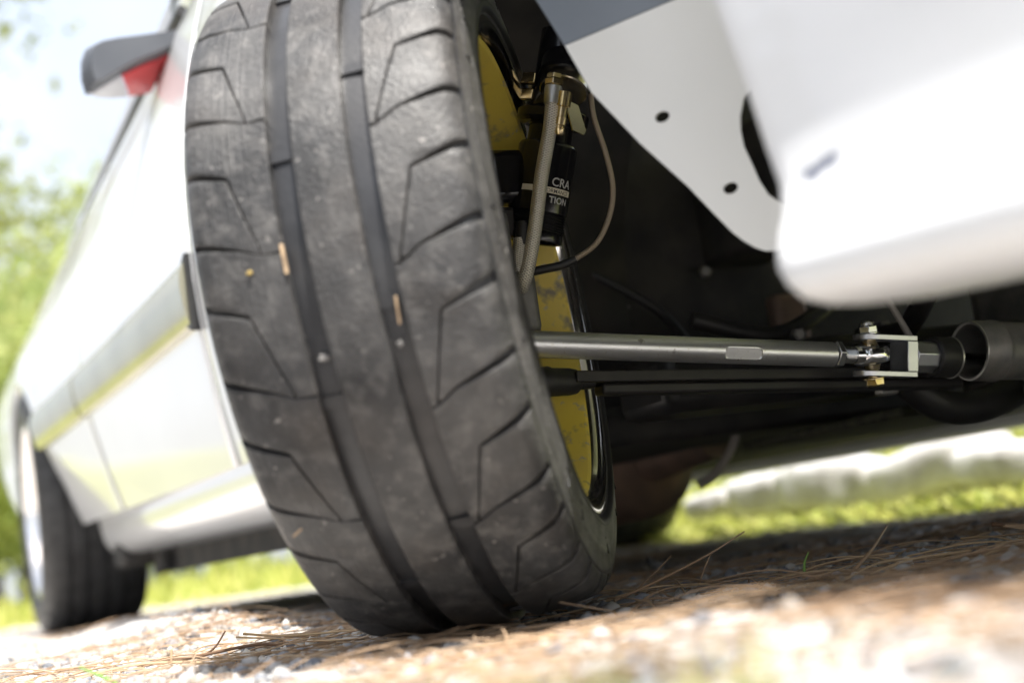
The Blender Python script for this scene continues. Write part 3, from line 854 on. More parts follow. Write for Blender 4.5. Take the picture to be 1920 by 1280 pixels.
# ---- coilover strut
co = empty('coilover_strut', car, (-.044, .132, .36)); CO = Vector(co.location)
c0_, c1_ = Vector((-.044, .132, .352)), Vector((-.011, .164, .488))
cd_ = (c1_ - c0_).normalized()
P0 = c0_ - CO
b = MB(); b.lathe([(.03, .012), (.03, .0232), (-.0030, .0236), (-.0040, .0262), (-.0030, .0276), (.001, .0280), (.005, .0272)], P0, cd_, n=56)
for k in range(7): b.lathe([(.005 + k * .0026, .0268), (.0063 + k * .0026, .0280), (.0076 + k * .0026, .0268)], P0, cd_, n=56)
b.lathe([(.0232, .0268), (.0245, .0284), (.0875, .0284), (.0905, .0268), (.0925, .0215), (.108, .0212), (.110, .026)], P0, cd_, n=56)
b.build('damper_body', M['gloss'], co)
b = MB(); b.lathe([(.108, .012), (.109, .0310), (.113, .0345), (.121, .0345), (.1235, .0320), (.126, .024), (.20, .024)], P0, cd_, n=56); b.build('spring_seat', M['gloss'], co)
for k in range(2):
    b = MB(); prof_ = [(.137 + k * .016, .0255), (.137 + k * .016, .0345), (.1485 + k * .016, .0345), (.1485 + k * .016, .0255)]
    b.lathe(prof_, P0 + Vector((-.03, .0, .0)), cd_, n=12, closed=True); b.build('adjuster_ring', M['gold'], co, bevel=.0016, angle=25)
b = MB(); b.box(P0 + cd_ * .062 + Vector((-.01, -.034, 0)), (.03, .05, .052)); b.build('knuckle_clamp', M['gloss'], co, bevel=.008)
b = MB(); b.box(P0 + cd_ * .016 + Vector((-.004, -.036, 0)), (.022, .028, .03)); b.build('clamp_bolt_lug', M['satin'], co, bevel=.005)
# lettering wrapped round the body
camd2 = (Vector((1.166, -.452, .072)) - c0_); camd2 = (camd2 - cd_ * camd2.dot(cd_)).normalized()
rgt = cd_.cross(camd2); 
if rgt.dot(Vector((0, 1, 0))) < 0: rgt = -rgt
RB_ = .0284
def wrap(name, me_v, me_f, s0, phi0, rr, mt):
    b = MB(); vs = []
    for x, y in me_v:
        ph = phi0 + x / RB_
        vs.append(P0 + cd_ * (s0 + y) + (camd2 * math.cos(ph) + rgt * math.sin(ph)) * rr)
    b.add(vs, me_f); return b.build(name, M[mt], co, smooth=False)
def text_mesh(txt, size, bold=0):
    cu = bpy.data.curves.new('lettering', 'FONT'); cu.body = txt; cu.size = size; cu.offset = bold; cu.resolution_u = 3
    o = bpy.data.objects.new('lettering', cu); link(o)
    dg = bpy.context.evaluated_depsgraph_get(); dg.update()
    me = bpy.data.meshes.new_from_object(o.evaluated_get(dg))
    bm = bmesh.new(); bm.from_mesh(me); bmesh.ops.triangulate(bm, faces=bm.faces[:])
    x0 = min(v.co.x for v in bm.verts); x1 = max(v.co.x for v in bm.verts)
    x = x0 + .002
    while x < x1:
        bmesh.ops.bisect_plane(bm, geom=bm.verts[:] + bm.edges[:] + bm.faces[:], plane_co=(x, 0, 0), plane_no=(1, 0, 0)); x += .002
    bm.verts.index_update()
    v = [(q.co.x, q.co.y) for q in bm.verts]; f = [tuple(l.index for l in q.verts) for q in bm.faces]
    bm.free(); bpy.data.objects.remove(o); bpy.data.curves.remove(cu); bpy.data.meshes.remove(me)
    return v, f
nb = 30
sv = [(-.020 + .054 * k / nb, y) for k in range(nb + 1) for y in (0, .0056)]
sf = [(2 * k, 2 * k + 2, 2 * k + 3, 2 * k + 1) for k in range(nb)]
wrap('print_band', sv, sf, .0420, 0, RB_ + .0002, 'cream')
LETTERS = [('CRA', .0115, .0494, .30, 'white_print', .00015), ('PERFORMANCE', .0052, .0428, -.22, 'black', .00005), ('TION', .0088, .0333, .30, 'white_print', .0002)]
for txt, size, s0, ph, mt, bo in LETTERS:
    v, f = text_mesh(txt, size, bo); wrap('lettering', v, f, s0, ph, RB_ + .0004, mt)

# ---- brake hose with its fitting
bh = empty('brake_hose', car, (.037, .132, .459)); BO = Vector(bh.location)
hp = [(.038, .133, .466), (.034, .127, .436), (.025, .116, .394), (.017, .107, .352), (.006, .100, .318), (-.004, .0975, .304), (-.015, .098, .2985), (-.024, .101, .307), (-.029, .106, .328), (-.030, .111, .348)]
b = MB(); b.tube([p - BO for p in smooth_path(hp, 90)], .0066, 20, uvscale=1); b.build('braided_line', M['braid'], bh)
hd_ = (Vector(hp[0]) - Vector(hp[1])).normalized()
b = MB(); b.lathe([(-.008, .0078), (.006, .0084), (.0085, .0080), (.0085, .004)], Vector(hp[0]) - BO, hd_, n=32); b.build('crimp_collar', M['castrim'], bh)
b = MB(); b.lathe([(.0085, .0078), (.0100, .0092), (.0145, .0092), (.016, .0080), (.02, .0075)], Vector(hp[0]) - BO, hd_, n=6); b.build('hex_fitting', M['gold'], bh, angle=25, bevel=.0005)
b = MB(); b.tube([Vector(hp[-1]) - BO + Vector((-.0005, .002, -.006)), Vector(hp[-1]) - BO + Vector((.001, .006, .016))], .0078, 20); b.build('crimp_collar', M['satin'], bh)
dd_ = (cd_ * .9 + Vector((-.42, .20, 0))).normalized()
D0 = Vector((.028, .151, .4765)) - BO
b = MB(); b.lathe([(-.004, 0), (-.004, .0215), (-.0032, .0228), (.006, .0232), (.0075, .0225), (.0075, 0)], D0, dd_, n=64); b.build('reservoir_cap', M['nickel'], bh, angle=30)
b = MB(); b.lathe([(.0075, .0262), (.0125, .0265), (.014, .0255), (.03, .0255)], D0, dd_, n=64); b.lathe([(.0076, 0), (.0075, .0262)], D0, dd_, n=64); b.build('reservoir_body', M['gloss'], bh)
b = MB(); q0 = Vector((.040, .139, .452)) - BO
b.lathe([(-.024, 0), (-.024, .0052), (-.0225, .0062), (-.018, .0062), (-.0170, .0054), (-.0155, .0054), (-.0145, .0064), (-.008, .0066), (-.0075, .0056), (.002, .0056), (.0028, .0075), (.016, .0075)], q0, cd_, n=24)
b.build('bleed_union', M['gold'], bh)
b = MB(); b.prism([(0, 0), (.014, -.006), (.0185, -.030), (.0155, -.034), (.0035, -.030)], Vector((.036, .145, .463)) - BO, (-.15, .985, 0), (0, 0, 1), (1, .1, 0), .002)
b.build('bracket_tab', M['nickel'], bh, smooth=False)
# thin line and sleeve
tl = empty('sensor_line', car, (.012, .189, .491)); TLO = Vector(tl.location)
tp = [(.014, .190, .515), (.012, .189, .491), (.007, .189, .458), (.005, .197, .421), (.002, .201, .388), (-.004, .196, .361), (-.014, .183, .337), (-.025, .162, .324)]
b = MB(); b.tube([p - TLO for p in smooth_path(tp, 60)], .0027, 14, uvscale=1); b.build('thin_line', M['braid2'], tl)
b = MB(); b.tube([p - TLO for p in smooth_path([(-.0245, .1635, .3248), (-.030, .150, .3205), (-.038, .135, .3195), (-.046, .118, .318)], 12)], .0042, 14); b.build('rubber_sleeve', M['black'], tl)
# steering knuckle
b = MB(); b.box((-.035, .100, .285), (.045, .03, .06)); b.box((-.04, .085, .335), (.04, .03, .08)); b.tube([(-.04, .09, .25), (-.02, .06, .235), (.02, .02, .245)], [.02, .018, .016], 12)
b.build('steering_knuckle', M['casting'], car, bevel=.007)

# ---- dark underside seen through the arch
U = empty('underbody', car, (-.6, .7, .2)); UO = Vector(U.location)
def ub(name, c, size, mt='underseal', bev=.01):
    b = MB(); b.box(Vector(c) - UO, size); return b.build(name, M[mt], U, bevel=bev)
ub('floor_pan', (-1.75, .72, .19), (2.7, 1.36, .05))
ub('firewall', (-.47, .72, .52), (.06, 1.36, .62))
ub('chassis_rail', (.05, .62, .47), (1.2, .10, .16))
ub('engine_block', (.05, .98, .38), (.62, .30, .40), 'casting', .03)
ub('sump', (-.02, .95, .19), (.50, .30, .10), 'casting', .03)
ub('crossmember', (-.22, .72, .215), (.12, .80, .07), 'satin', .015)
ub('radiator_support', (.62, .75, .45), (.05, 1.2, .45))
ub('undertray', (-.30, .80, .150), (.34, .40, .012), 'dark_green', .004)
b = MB(); rows = []
for k in range(25):
    a = math.pi * (.30 + .70 * k / 24)
    rows.append([Vector((.40 * math.cos(a), y, .30 + .40 * math.sin(a))) - UO for y in (.012, .12, .25, .42)])
b.grid(rows); b.build('arch_liner', M['underseal'], U, solid=.004)
b = MB(); b.tube([Vector(p) - UO for p in smooth_path([(-.085, .545, .215), (-.081, .577, .177), (-.076, .605, .152), (-.078, .645, .143), (-.075, .698, .150), (-.067, .78, .178)], 30)], .0185, 18)
b.build('rubber_hose', M['black'], U)
b = MB(); b.tube([Vector(p) - UO for p in ((-.03, .512, .29), (-.026, .524, .262), (-.024, .542, .221))], .0035, 10); b.build('bracket_rod', M['cable'], U)
ub('rack_bracket', (-.083, .547, .184), (.012, .026, .034), 'castrim', .003)
ub('yellow_clip', (-.087, .676, .134), (.008, .010, .010), 'yellow_clip', .002)
for pts, rr in (([(-.30, .45, .30), (-.28, .55, .27), (-.30, .66, .31), (-.34, .75, .36)], .011), ([(-.1, .50, .36), (.02, .53, .33), (.14, .55, .36), (.2, .56, .42)], .008), ([(-.40, .35, .40), (-.38, .45, .33), (-.40, .52, .26)], .006), ([(.0, .56, .27), (-.1, .60, .24), (-.2, .62, .25)], .012)):
    b = MB(); b.tube([Vector(p) - UO for p in smooth_path(pts, 24)], rr, 12); b.build('hose', M['black'] if rr < .007 else M['satin'], U)
for q, (px, py, pz) in enumerate([(-.41, .42, .34), (-.41, .55, .38), (-.40, .62, .44), (-.02, .565, .40), (.10, .565, .44), (-.16, .50, .252), (-.16, .62, .252)]):
    b = MB(); b.lathe([(-.012, 0), (-.012, .008), (.008, .008), (.010, .005), (.010, 0)], Vector((px, py, pz)) - UO, (1, -.4, -.1), n=6); b.build('bolt', M['casting'], U)
ub('gearbox_crossmember', (-.40, .66, .27), (.03, .05, .14), 'rust', .008)
b = MB(); b.lathe([(-.34, 0), (-.34, .05), (-.32, .085), (-.30, .095), (.24, .095), (.26, .085), (.29, .04), (.5, .028), (.5, 0)], Vector((-1.15, .70, .16)) - UO, (1, -.05, .03), n=40)
b.build('exhaust_silencer', M['rust'], U)
b = MB(); b.tube([Vector(p) - UO for p in smooth_path([(-.43, .615, .235), (-.446, .596, .199), (-.46, .581, .152), (-.474, .559, .120), (-.486, .535, .106)], 30)], .0062, 12)
b.build('handbrake_cable', M['cable'], U)
for q, (px, py, pz, rr) in enumerate([(-.40, .44, .205, .009), (-.40, .50, .212, .011), (-.42, .40, .20, .008)]):
    b = MB(); b.lathe([(-.012, 0), (-.012, rr), (.008, rr), (.01, rr * .6), (.01, 0)], Vector((px, py, pz)) - UO, (1, -.3, -.2), n=6); b.build('bolt', M['zinc'], U)

# ---- rear wheels
def rear_wheel(loc, steer_out):
    w_ = empty('rear_wheel', car, loc)
    RW, RR = .122, .30
    pr = [(-.098, .20), (-.112, .215), (-.121, .25), (-.119, .275), (-.108, .292), (-.095, .297)]
    gro = []
    for ga in (-.062, -.021, .021, .062):
        gro += [(ga - .006, .2995), (ga - .0055, .2925), (ga + .0055, .2925), (ga + .006, .2995)]
    pr = pr + gro + [(-a, r) for a, r in reversed(pr)]
    b = MB(); b.lathe(pr, (0, 0, 0), (0, 1, 0), n=120); b.build('tyre', M['rear_rubber'], w_, angle=40)
    s_ = -1 if steer_out < 0 else 1
    b = MB(); b.lathe([(s_ * .104, .2135), (s_ * .112, .212), (s_ * .112, .203), (s_ * .10, .198), (s_ * .06, .192), (-s_ * .10, .195), (-s_ * .108, .212)], (0, 0, 0), (0, 1, 0), n=96)
    b.build('rim_barrel', M['polish'], w_)
    b = MB()
    b.lathe([(s_ * .090, 0), (s_ * .092, .03), (s_ * .078, .035), (s_ * .075, .06)], (0, 0, 0), (0, 1, 0), n=40)
    b.build('hub', M['alu'], w_)
    for k in range(6):
        t = 2 * math.pi * k / 6 + .3
        er, et = Vector((math.cos(t), 0, math.sin(t))), Vector((-math.sin(t), 0, math.cos(t)))
        b = MB(); b.prism([(.03, -.026), (.197, -.036), (.197, .036), (.03, .026)], Vector((0, s_ * .062, 0)), er, et, (0, s_, 0), .022)
        b.build('spoke', M['alu'], w_, bevel=.005)
    return w_
rear_wheel((-2.50, -.022, .300), -1)['label'] = 'rear wheel under the flared arch'
rear_wheel((-2.50, 1.44, .300), 1)['label'] = 'far rear wheel in the dark under the car'

# ------------------------------------------------------------------ litter: gravel, needles, pebbles
def ico(sub=1):
    bm = bmesh.new(); bmesh.ops.create_icosphere(bm, subdivisions=sub, radius=1)
    v = np.array([q.co[:] for q in bm.verts]); f = np.array([[q.index for q in t.verts] for t in bm.faces]); bm.free(); return v, f
def stone_mat():
    Mt = mat('pale gravel stone', (.42, .41, .40), (.30, .30, .31), scale=120, rough=.85, bump=.4, bscale=600)
    nt = Mt.node_tree; N = nt.nodes; L = nt.links; p = N['Principled BSDF']
    ge = N.new('ShaderNodeNewGeometry'); rp = N.new('ShaderNodeValToRGB')
    cr = rp.color_ramp; cr.interpolation = 'CONSTANT'
    cols = [(0, (.62, .60, .57)), (.22, (.30, .32, .36)), (.42, (.46, .44, .42)), (.62, (.36, .31, .26)), (.76, (.55, .55, .56)), (.92, (.18, .19, .21))]
    cr.elements[0].color = (*cols[0][1], 1); cr.elements[1].position = cols[1][0]; cr.elements[1].color = (*cols[1][1], 1)
    for pz, cc in cols[2:]:
        el = cr.elements.new(pz); el.color = (*cc, 1)
    L.new(ge.outputs['Random Per Island'], rp.inputs['Fac'])
    mx = N.new('ShaderNodeMix'); mx.data_type = 'RGBA'; mx.blend_type = 'MULTIPLY'; mx.inputs['Factor'].default_value = .35
    L.new(rp.outputs['Color'], mx.inputs['A']); L.new(p.inputs['Base Color'].links[0].from_socket, mx.inputs['B'])
    L.new(mx.outputs['Result'], p.inputs['Base Color'])
    return Mt
M['stone'] = stone_mat()
iv, if_ = ico(1)
Vs, Fs = [], []
NS = 9000
for i in range(NS):
    # denser near the plane of focus
    if i < 6500: x, y = rng.uniform(-.75, 1.0), rng.uniform(.85, 2.1)
    elif i < 7600: x, y = rng.uniform(-.35, .4), rng.uniform(.35, .9)
    else: x, y = rng.uniform(-2.2, 1.8), rng.uniform(1.8, 4.6)
    s_ = rng.gamma(2.2, .0013) + .0012
    s_ = min(s_, .0085)
    v = iv * (1 + rng.normal(0, .17, (len(iv), 1))) * (s_ * rng.uniform(.7, 1.25, 3))
    a = rng.uniform(0, 6.28); ca, sa = math.cos(a), math.sin(a)
    v = np.stack([v[:, 0] * ca - v[:, 1] * sa, v[:, 0] * sa + v[:, 1] * ca, v[:, 2] * .8], 1)
    v += (x, y, gz(x, y) + s_ * .35)
    Fs.append(if_ + len(Vs) * len(iv)); Vs.append(v)
o = link(bpy.data.objects.new('gravel', np_mesh('gravel', np.concatenate(Vs), np.concatenate(Fs), M['stone'])))
tag(o, 'loose grey and white gravel under the car', kind='stuff')

def needle_mat(name, c1, c2):
    Mt = mat(name, c1, c2, scale=9, rough=.6)
    return Mt
def needle_verts(L, bend, lift, r, seg=9, n=4, droop=0):
    pts = []
    for k in range(seg + 1):
        t = k / seg
        pts.append(((t - .5) * L, bend * math.sin(math.pi * t) * L, lift * math.sin(math.pi * t) ** 1.2 * L + droop * t * L))
    vs, fs = [], []
    for k, p in enumerate(pts):
        rr = r * (1 - .55 * (k / seg) ** 2)
        q0, q1 = np.array(pts[max(k - 1, 0)]), np.array(pts[min(k + 1, seg)])
        t = (q1 - q0) / np.linalg.norm(q1 - q0); a = np.cross(t, (0, 0, 1)); a /= np.linalg.norm(a); b_ = np.cross(a, t)
        for j in range(n):
            th = 2 * math.pi * j / n
            vs.append(np.array(p) + rr * (a * math.cos(th) + b_ * math.sin(th)))
    for k in range(seg):
        for j in range(n):
            fs.append((k * n + j, k * n + (j + 1) % n, (k + 1) * n + (j + 1) % n, (k + 1) * n + j))
    return np.array(vs), np.array(fs)
M['needle'] = needle_mat('dry brown pine needle', (.34, .21, .12), (.50, .37, .25))
M['needle_pale'] = needle_mat('bleached pine needle', (.56, .42, .27), (.46, .30, .16))
M['twig'] = mat('dark twig bark', (.10, .055, .03), (.16, .09, .05), scale=80, rough=.8, bump=.5)
shapes = []
for i in range(8):
    v, f = needle_verts(rng.uniform(.07, .15), rng.uniform(-.12, .12), rng.uniform(.0, .07), rng.uniform(.0008, .0012))
    me = np_mesh('pine_needle', v, f, M['needle'] if i % 3 else M['needle_pale']); me.shade_smooth(); shapes.append(me)
NL = 'long dry pine needle lying among the gravel and litter'
placed = 0
while placed < 180:
    y = rng.uniform(.75, 1.95); x = rng.uniform(-.36, .46) * y * .9
    if placed % 6 < 1: y = rng.uniform(1.12, 1.55); x = rng.uniform(.02, .36) * y
    o = link(bpy.data.objects.new('pine_needle', shapes[placed % 8]))
    o.location = (x, y, gz(x, y) + rng.uniform(.001, .006))
    o.rotation_euler = (rng.uniform(-.5, .5), rng.uniform(-.16, .16), rng.uniform(0, 6.28))
    rel = Vector((x + .0677, y - 1.2487, 0))
    shade = rel.x * math.cos(HEAD) + rel.y * math.sin(HEAD) > .02 and x > .03
    where = 'in the shade under the car' if shade else ('in the sunny litter in front of the bumper' if x > 0 else 'on the open gravel left of the front tyre')
    tone = 'bleached straw coloured' if placed % 8 % 3 == 0 else 'brown'
    tag(o, tone + ' pine needle lying flat ' + where, 'pine needle', tone + ' needles ' + where)
    placed += 1
# the rest of the litter as one mass
Vs, Fs, off = [], [], 0
base_n = [needle_verts(rng.uniform(.06, .15), rng.uniform(-.12, .12), rng.uniform(.0, .06), rng.uniform(.0006, .0009), seg=5, n=3) for _ in range(10)]
for i in range(3600):
    v, f = base_n[i % 10]
    if i < 1800: y = rng.uniform(.42, 1.9); x = rng.uniform(-.40, .48) * y
    else: y = rng.uniform(1.6, 5.2); x = rng.uniform(-.6, .6) * y
    # drifts: fewer needles in some patches
    if math.sin(x * 9 + 1) * math.cos(y * 7 + x * 4) < -.25 and rng.random() < .75: continue
    a, p1, p2 = rng.uniform(0, 6.28), rng.normal(0, .05), rng.normal(0, .3)
    Rm = np.array(Matrix.Rotation(a, 3, 'Z') @ Matrix.Rotation(p1, 3, 'Y') @ Matrix.Rotation(p2, 3, 'X'))
    Vs.append(v @ Rm.T + (x, y, gz(x, y) + rng.uniform(.0, .005))); Fs.append(f + off); off += len(v)
o = link(bpy.data.objects.new('needle_litter', np_mesh('needle_litter', np.concatenate(Vs), np.concatenate(Fs), M['needle'])))
tag(o, 'brown pine needle litter covering the gravel', kind='stuff')

def special(name, pts, r, mt, label, cat, group=None, r1=None):
    P = smooth_path(pts, 16); b = MB()
    o0 = P[0].copy()
    b.tube([p - o0 for p in P], [r + ((r1 if r1 is not None else r * .4) - r) * k / (len(P) - 1) for k in range(len(P))], 8)
    o = b.build(name, M[mt]); o.location = o0
    tag(o, label, cat, group); return o
PG = 'dry pine needles on the gravel'
special('pine_needle', [(-.085, 1.19, .002), (-.055, 1.185, .016), (-.015, 1.18, .021), (.02, 1.17, .012), (.05, 1.16, .003)], .0016, 'needle', 'arched brown needle standing in front of the front tyre contact patch', 'pine needle', PG)
special('pine_needle', [(.06, 1.34, .002), (.10, 1.36, .012), (.155, 1.37, .030), (.195, 1.38, .047)], .0016, 'needle', 'longest brown needle sticking up from the litter to the right of the front tyre', 'pine needle', PG)
special('pine_needle', [(.085, 1.45, .001), (.11, 1.45, .018), (.128, 1.45, .032)], .0012, 'needle', 'short brown needle leaning up beside the front tyre sidewall', 'pine needle', PG)
special('pine_needle', [(.148, 1.42, .001), (.156, 1.42, .016), (.166, 1.42, .032)], .0011, 'needle', 'thin needle sprouting upright from a knot of litter', 'pine needle', PG)
special('pine_needle', [(.27, 1.28, .001), (.30, 1.33, .014), (.335, 1.40, .032)], .0020, 'needle', 'thick blurred needle slanting up under the bumper', 'pine needle', PG)
for q, (dx, dz) in enumerate(((.06, -.012), (.055, -.02), (.03, -.016))):
    special('pine_needle', [(.432, 1.36, .019), (.432 + dx * .5, 1.355, .019 + dz * .3), (.432 + dx, 1.35, .019 + dz * .6)], .0011, 'needle',
            ('upper', 'middle', 'lowest')[q] + ' needle of the small bundle at the far right edge', 'pine needle', PG)
special('twig', [(.424, 1.362, .0215), (.432, 1.36, .0195), (.440, 1.36, .017)], .0026, 'twig', 'brown sheath holding the bundle of needles at the right edge', 'twig')
special('twig', [(-.335, 1.36, .001), (-.318, 1.36, .010), (-.306, 1.36, .024)], .0012, 'twig', 'dark twig standing upright left of the front tyre', 'twig', None, .0008)
special('twig', [(-.355, 1.34, .001), (-.353, 1.34, .015)], .0012, 'needle_pale', 'pale broken stalk standing beside the dark upright twig', 'twig', None, .001)
special('twig', [(-.40, 1.38, .002), (-.34, 1.36, .004), (-.28, 1.35, .008), (-.25, 1.34, .004)], .0018, 'twig', 'dark bark strip lying flat left of the front tyre', 'twig', None, .0012)
special('pine_needle', [(-.29, 1.36, .019), (-.25, 1.37, .011), (-.19, 1.38, .007), (-.11, 1.34, .006)], .0013, 'needle_pale', 'pale straw coloured needle running from the twigs to the front tyre', 'pine needle', PG)
special('pine_needle', [(-.29, 1.33, .018), (-.26, 1.34, .012), (-.22, 1.35, .005)], .0010, 'needle_pale', 'short pale needle crossing beside the straw coloured one', 'pine needle', PG)
special('pine_needle', [(-.60, 1.42, .012), (-.55, 1.40, .018), (-.49, 1.38, .011), (-.46, 1.36, .002)], .0010, 'needle', 'curved brown needle arching at the left edge of the gravel', 'pine needle', PG)
special('grass_blade', [(-.325, 1.09, .001), (-.34, 1.09, .012), (-.358, 1.09, .022)], .0018, 'needle_pale', 'green blade of grass poking up at the lower left', 'grass')
special('grass_blade', [(.236, 1.33, .001), (.238, 1.33, .012), (.243, 1.33, .021)], .0016, 'needle_pale', 'green blade of grass in the litter under the bumper', 'grass')
M['blade'] = mat('fresh grass blade', (.16, .32, .05), (.22, .36, .08), scale=30, rough=.5)
for o in bpy.data.objects:
    if o.name.startswith('grass_blade'): o.data.materials[0] = M['blade']
def pebble(x, y, s_, label, dz=.4, tone='white'):
    v, f = ico(2)
    v = v * (1 + rng.normal(0, .05, (len(v), 1))) * (s_ * rng.uniform(.75, 1.2, 3)) 
    me = np_mesh('pebble', v, f, M['pebble_' + tone]); me.shade_smooth()
    o = link(bpy.data.objects.new('pebble', me)); o.location = (x, y, gz(x, y) + s_ * dz); o.rotation_euler = (0, 0, rng.uniform(0, 6))
    tag(o, label, 'pebble', 'larger pebbles in the gravel')
M['pebble_white'] = mat('white limestone pebble', (.66, .64, .60), (.54, .52, .50), scale=60, rough=.8, bump=.4)
M['pebble_blue'] = mat('blue grey pebble', (.24, .27, .32), (.36, .38, .42), scale=60, rough=.8, bump=.4)
pebble(-.112, 1.17, .0075, 'white pebble just in front of the front tyre contact patch')
pebble(-.160, 1.20, .0070, 'grey pebble beside the outer edge of the front tyre', tone='blue')
pebble(-.355, 1.02, .0080, 'blue grey pebble at the lower left', tone='blue')
pebble(-.32, 1.22, .0060, 'white pebble left of the dark bark strip')
pebble(-.29, 1.16, .0050, 'small white pebble in front of the dark bark strip')
pebble(.315, 1.27, .0085, 'large white stone in the litter under the bumper')
pebble(.265, 1.25, .0050, 'small flat white stone beside the green blade under the bumper')
pebble(.42, 1.32, .0060, 'white stone below the needle bundle at the right')
pebble(.345, 1.36, .0100, 'blue grey stone in the shade under the bumper', tone='blue')
pebble(.375, 1.38, .0085, 'second blue grey stone just right of the largest shaded one', tone='blue')
pebble(.065, 1.09, .0075, 'pale blurred pebble in the sunlit litter right of the tyre')
# bits caught in the tread
def tread_bit(theta, a, dr, L, r, mt, label, turn=0):
    t = R(theta); er = Vector((math.cos(t), 0, math.sin(t))); et = Vector((-math.sin(t), 0, math.cos(t)))
    c = Mw @ (er * (TR - dr) + Vector((0, a, 0)))
    dr_ = (Mw.to_3x3() @ (et * math.cos(turn) + Vector((0, 1, 0)) * math.sin(turn))).normalized()
    b = MB()
    if L < 2.2 * r * 1.6:
        v, f = ico(2); v = v * (1 + rng.normal(0, .16, (len(v), 1))) * (L * .45, r * .8, r * .7)
        b.add([tuple(q) for q in v], [tuple(q) for q in f])
    else:
        side = dr_.cross(er).normalized(); pr_ = [(-.5, -.5), (-.42, .35), (-.1, .62), (.3, .48), (.5, .15), (.47, -.4), (.1, -.6), (-.25, -.45)]
        b.prism([(x * L, y * r * 1.5) for x, y in pr_], -er * r * .5, dr_, side, er, r * .9)
    o = b.build('wood_chip' if L > .009 else 'grit', M[mt], smooth=False, bevel=0 if L < .009 else .0005); o.location = c
    tag(o, label, 'debris')
M['chip'] = mat('pale wood chip', (.50, .36, .22), (.34, .24, .15), scale=90, rough=.7)
M['pebble_dull'] = mat('dull grey grit', (.24, .23, .22), (.15, .145, .14), scale=300, rough=.9, bump=.5)
M['seed'] = mat('yellow seed', (.50, .36, .10), None, rough=.6)
tread_bit(-2.3, -.0335, .0010, .022, .0028, 'chip', 'pale wood chip wedged in the outer tread groove')
tread_bit(-3.0, -.0600, .0012, .005, .0021, 'seed', 'yellow seed stuck on the outer tread shoulder')
tread_bit(-12.5, .036, .0045, .020, .0018, 'chip', 'thin pale splinter in the inner tread groove', .1)
tread_bit(-17.0, .032, .004, .005, .0034, 'pebble_dull', 'white stone chip jammed in the inner tread groove', 1.5)
tread_bit(-16.5, -.023, .0050, .010, .0038, 'pebble_dull', 'grey stone chip jammed in the outer tread groove', 1.2)
tread_bit(-41.0, -.083, .0002, .010, .0018, 'chip', 'tan flake on the lower outer tread shoulder', 1.0)

# ------------------------------------------------------------------ grass, shrubs and trees behind
def leaf_mat(name, c1, c2, trans=.35):
    Mt = bpy.data.materials.new(name); Mt.use_nodes = True
    nt = Mt.node_tree; N = nt.nodes; L = nt.links; p = N['Principled BSDF']
    ge = N.new('ShaderNodeNewGeometry'); rp = N.new('ShaderNodeValToRGB')
    rp.color_ramp.elements[0].color = (*c1, 1); rp.color_ramp.elements[1].color = (*c2, 1)
    L.new(ge.outputs['Random Per Island'], rp.inputs['Fac']); L.new(rp.outputs['Color'], p.inputs['Base Color'])
    p.inputs['Roughness'].default_value = .6
    tr_ = N.new('ShaderNodeBsdfTranslucent'); L.new(rp.outputs['Color'], tr_.inputs['Color'])
    ms = N.new('ShaderNodeMixShader'); ms.inputs[0].default_value = trans
    L.new(p.outputs[0], ms.inputs[1]); L.new(tr_.outputs[0], ms.inputs[2]); L.new(ms.outputs[0], N['Material Output'].inputs['Surface'])
    return Mt
M['grass'] = leaf_mat('lawn grass', (.34, .40, .08), (.58, .56, .18), .55)
M['leaf_y'] = leaf_mat('yellow green leaf', (.28, .36, .11), (.50, .52, .22), .55)
M['leaf_g'] = leaf_mat('green leaf', (.26, .31, .08), (.46, .46, .15), .55)
M['leaf_d'] = leaf_mat('dark pine foliage', (.05, .075, .03), (.12, .13, .06), .4)
M['bark'] = mat('pine bark', (.12, .085, .06), (.07, .05, .04), scale=9, rough=.9, bump=.8, bscale=20)
NG = 26000
r_ = rng.uniform(5.6 ** .5, 26 ** .5, NG) ** 2; a_ = rng.uniform(R(-48), R(50), NG)
gxp, gyp = r_ * np.sin(a_), r_ * np.cos(a_)
n2 = 9000
yl_, xl_ = np.where(rng.random(n2) < .4, rng.uniform(1.50, 1.66, n2), 1.9 + rng.gamma(1.4, 1.2, n2)), rng.uniform(-4.5, 1.0, n2)
gxp[:n2] = -.0677 + math.sin(HEAD) * xl_ + math.cos(HEAD) * yl_; gyp[:n2] = 1.2487 - math.cos(HEAD) * xl_ + math.sin(HEAD) * yl_
r_[:n2] = np.hypot(gxp[:n2], gyp[:n2])
hh = rng.uniform(.05, .16, NG) * (1 + .8 * (np.sin(gxp * 1.7) * np.cos(gyp * 1.3) > .3)); ww = rng.uniform(.006, .014, NG)
hh[:n2] = np.where(yl_ < 1.7, rng.uniform(.02, .055, n2), hh[:n2]); th = rng.uniform(0, math.pi, NG); lx, ly = rng.normal(0, .05, NG), rng.normal(0, .05, NG)
dx, dy = np.cos(th) * ww, np.sin(th) * ww
zb = np.clip((r_ - 9) / 60, 0, 1) * .25 - .01
V = np.stack([np.stack([gxp - dx, gyp - dy, zb], 1), np.stack([gxp + dx, gyp + dy, zb], 1), np.stack([gxp + dx * .5 + lx * .5, gyp + dy * .5 + ly * .5, zb + hh * .65], 1), np.stack([gxp + lx, gyp + ly, zb + hh], 1)], 1).reshape(-1, 3)
F = np.arange(NG * 4).reshape(-1, 4)
o = link(bpy.data.objects.new('lawn_grass', np_mesh('lawn_grass', V, F, M['grass'])))
tag(o, 'bright sunlit grass growing beyond the gravel', kind='stuff')

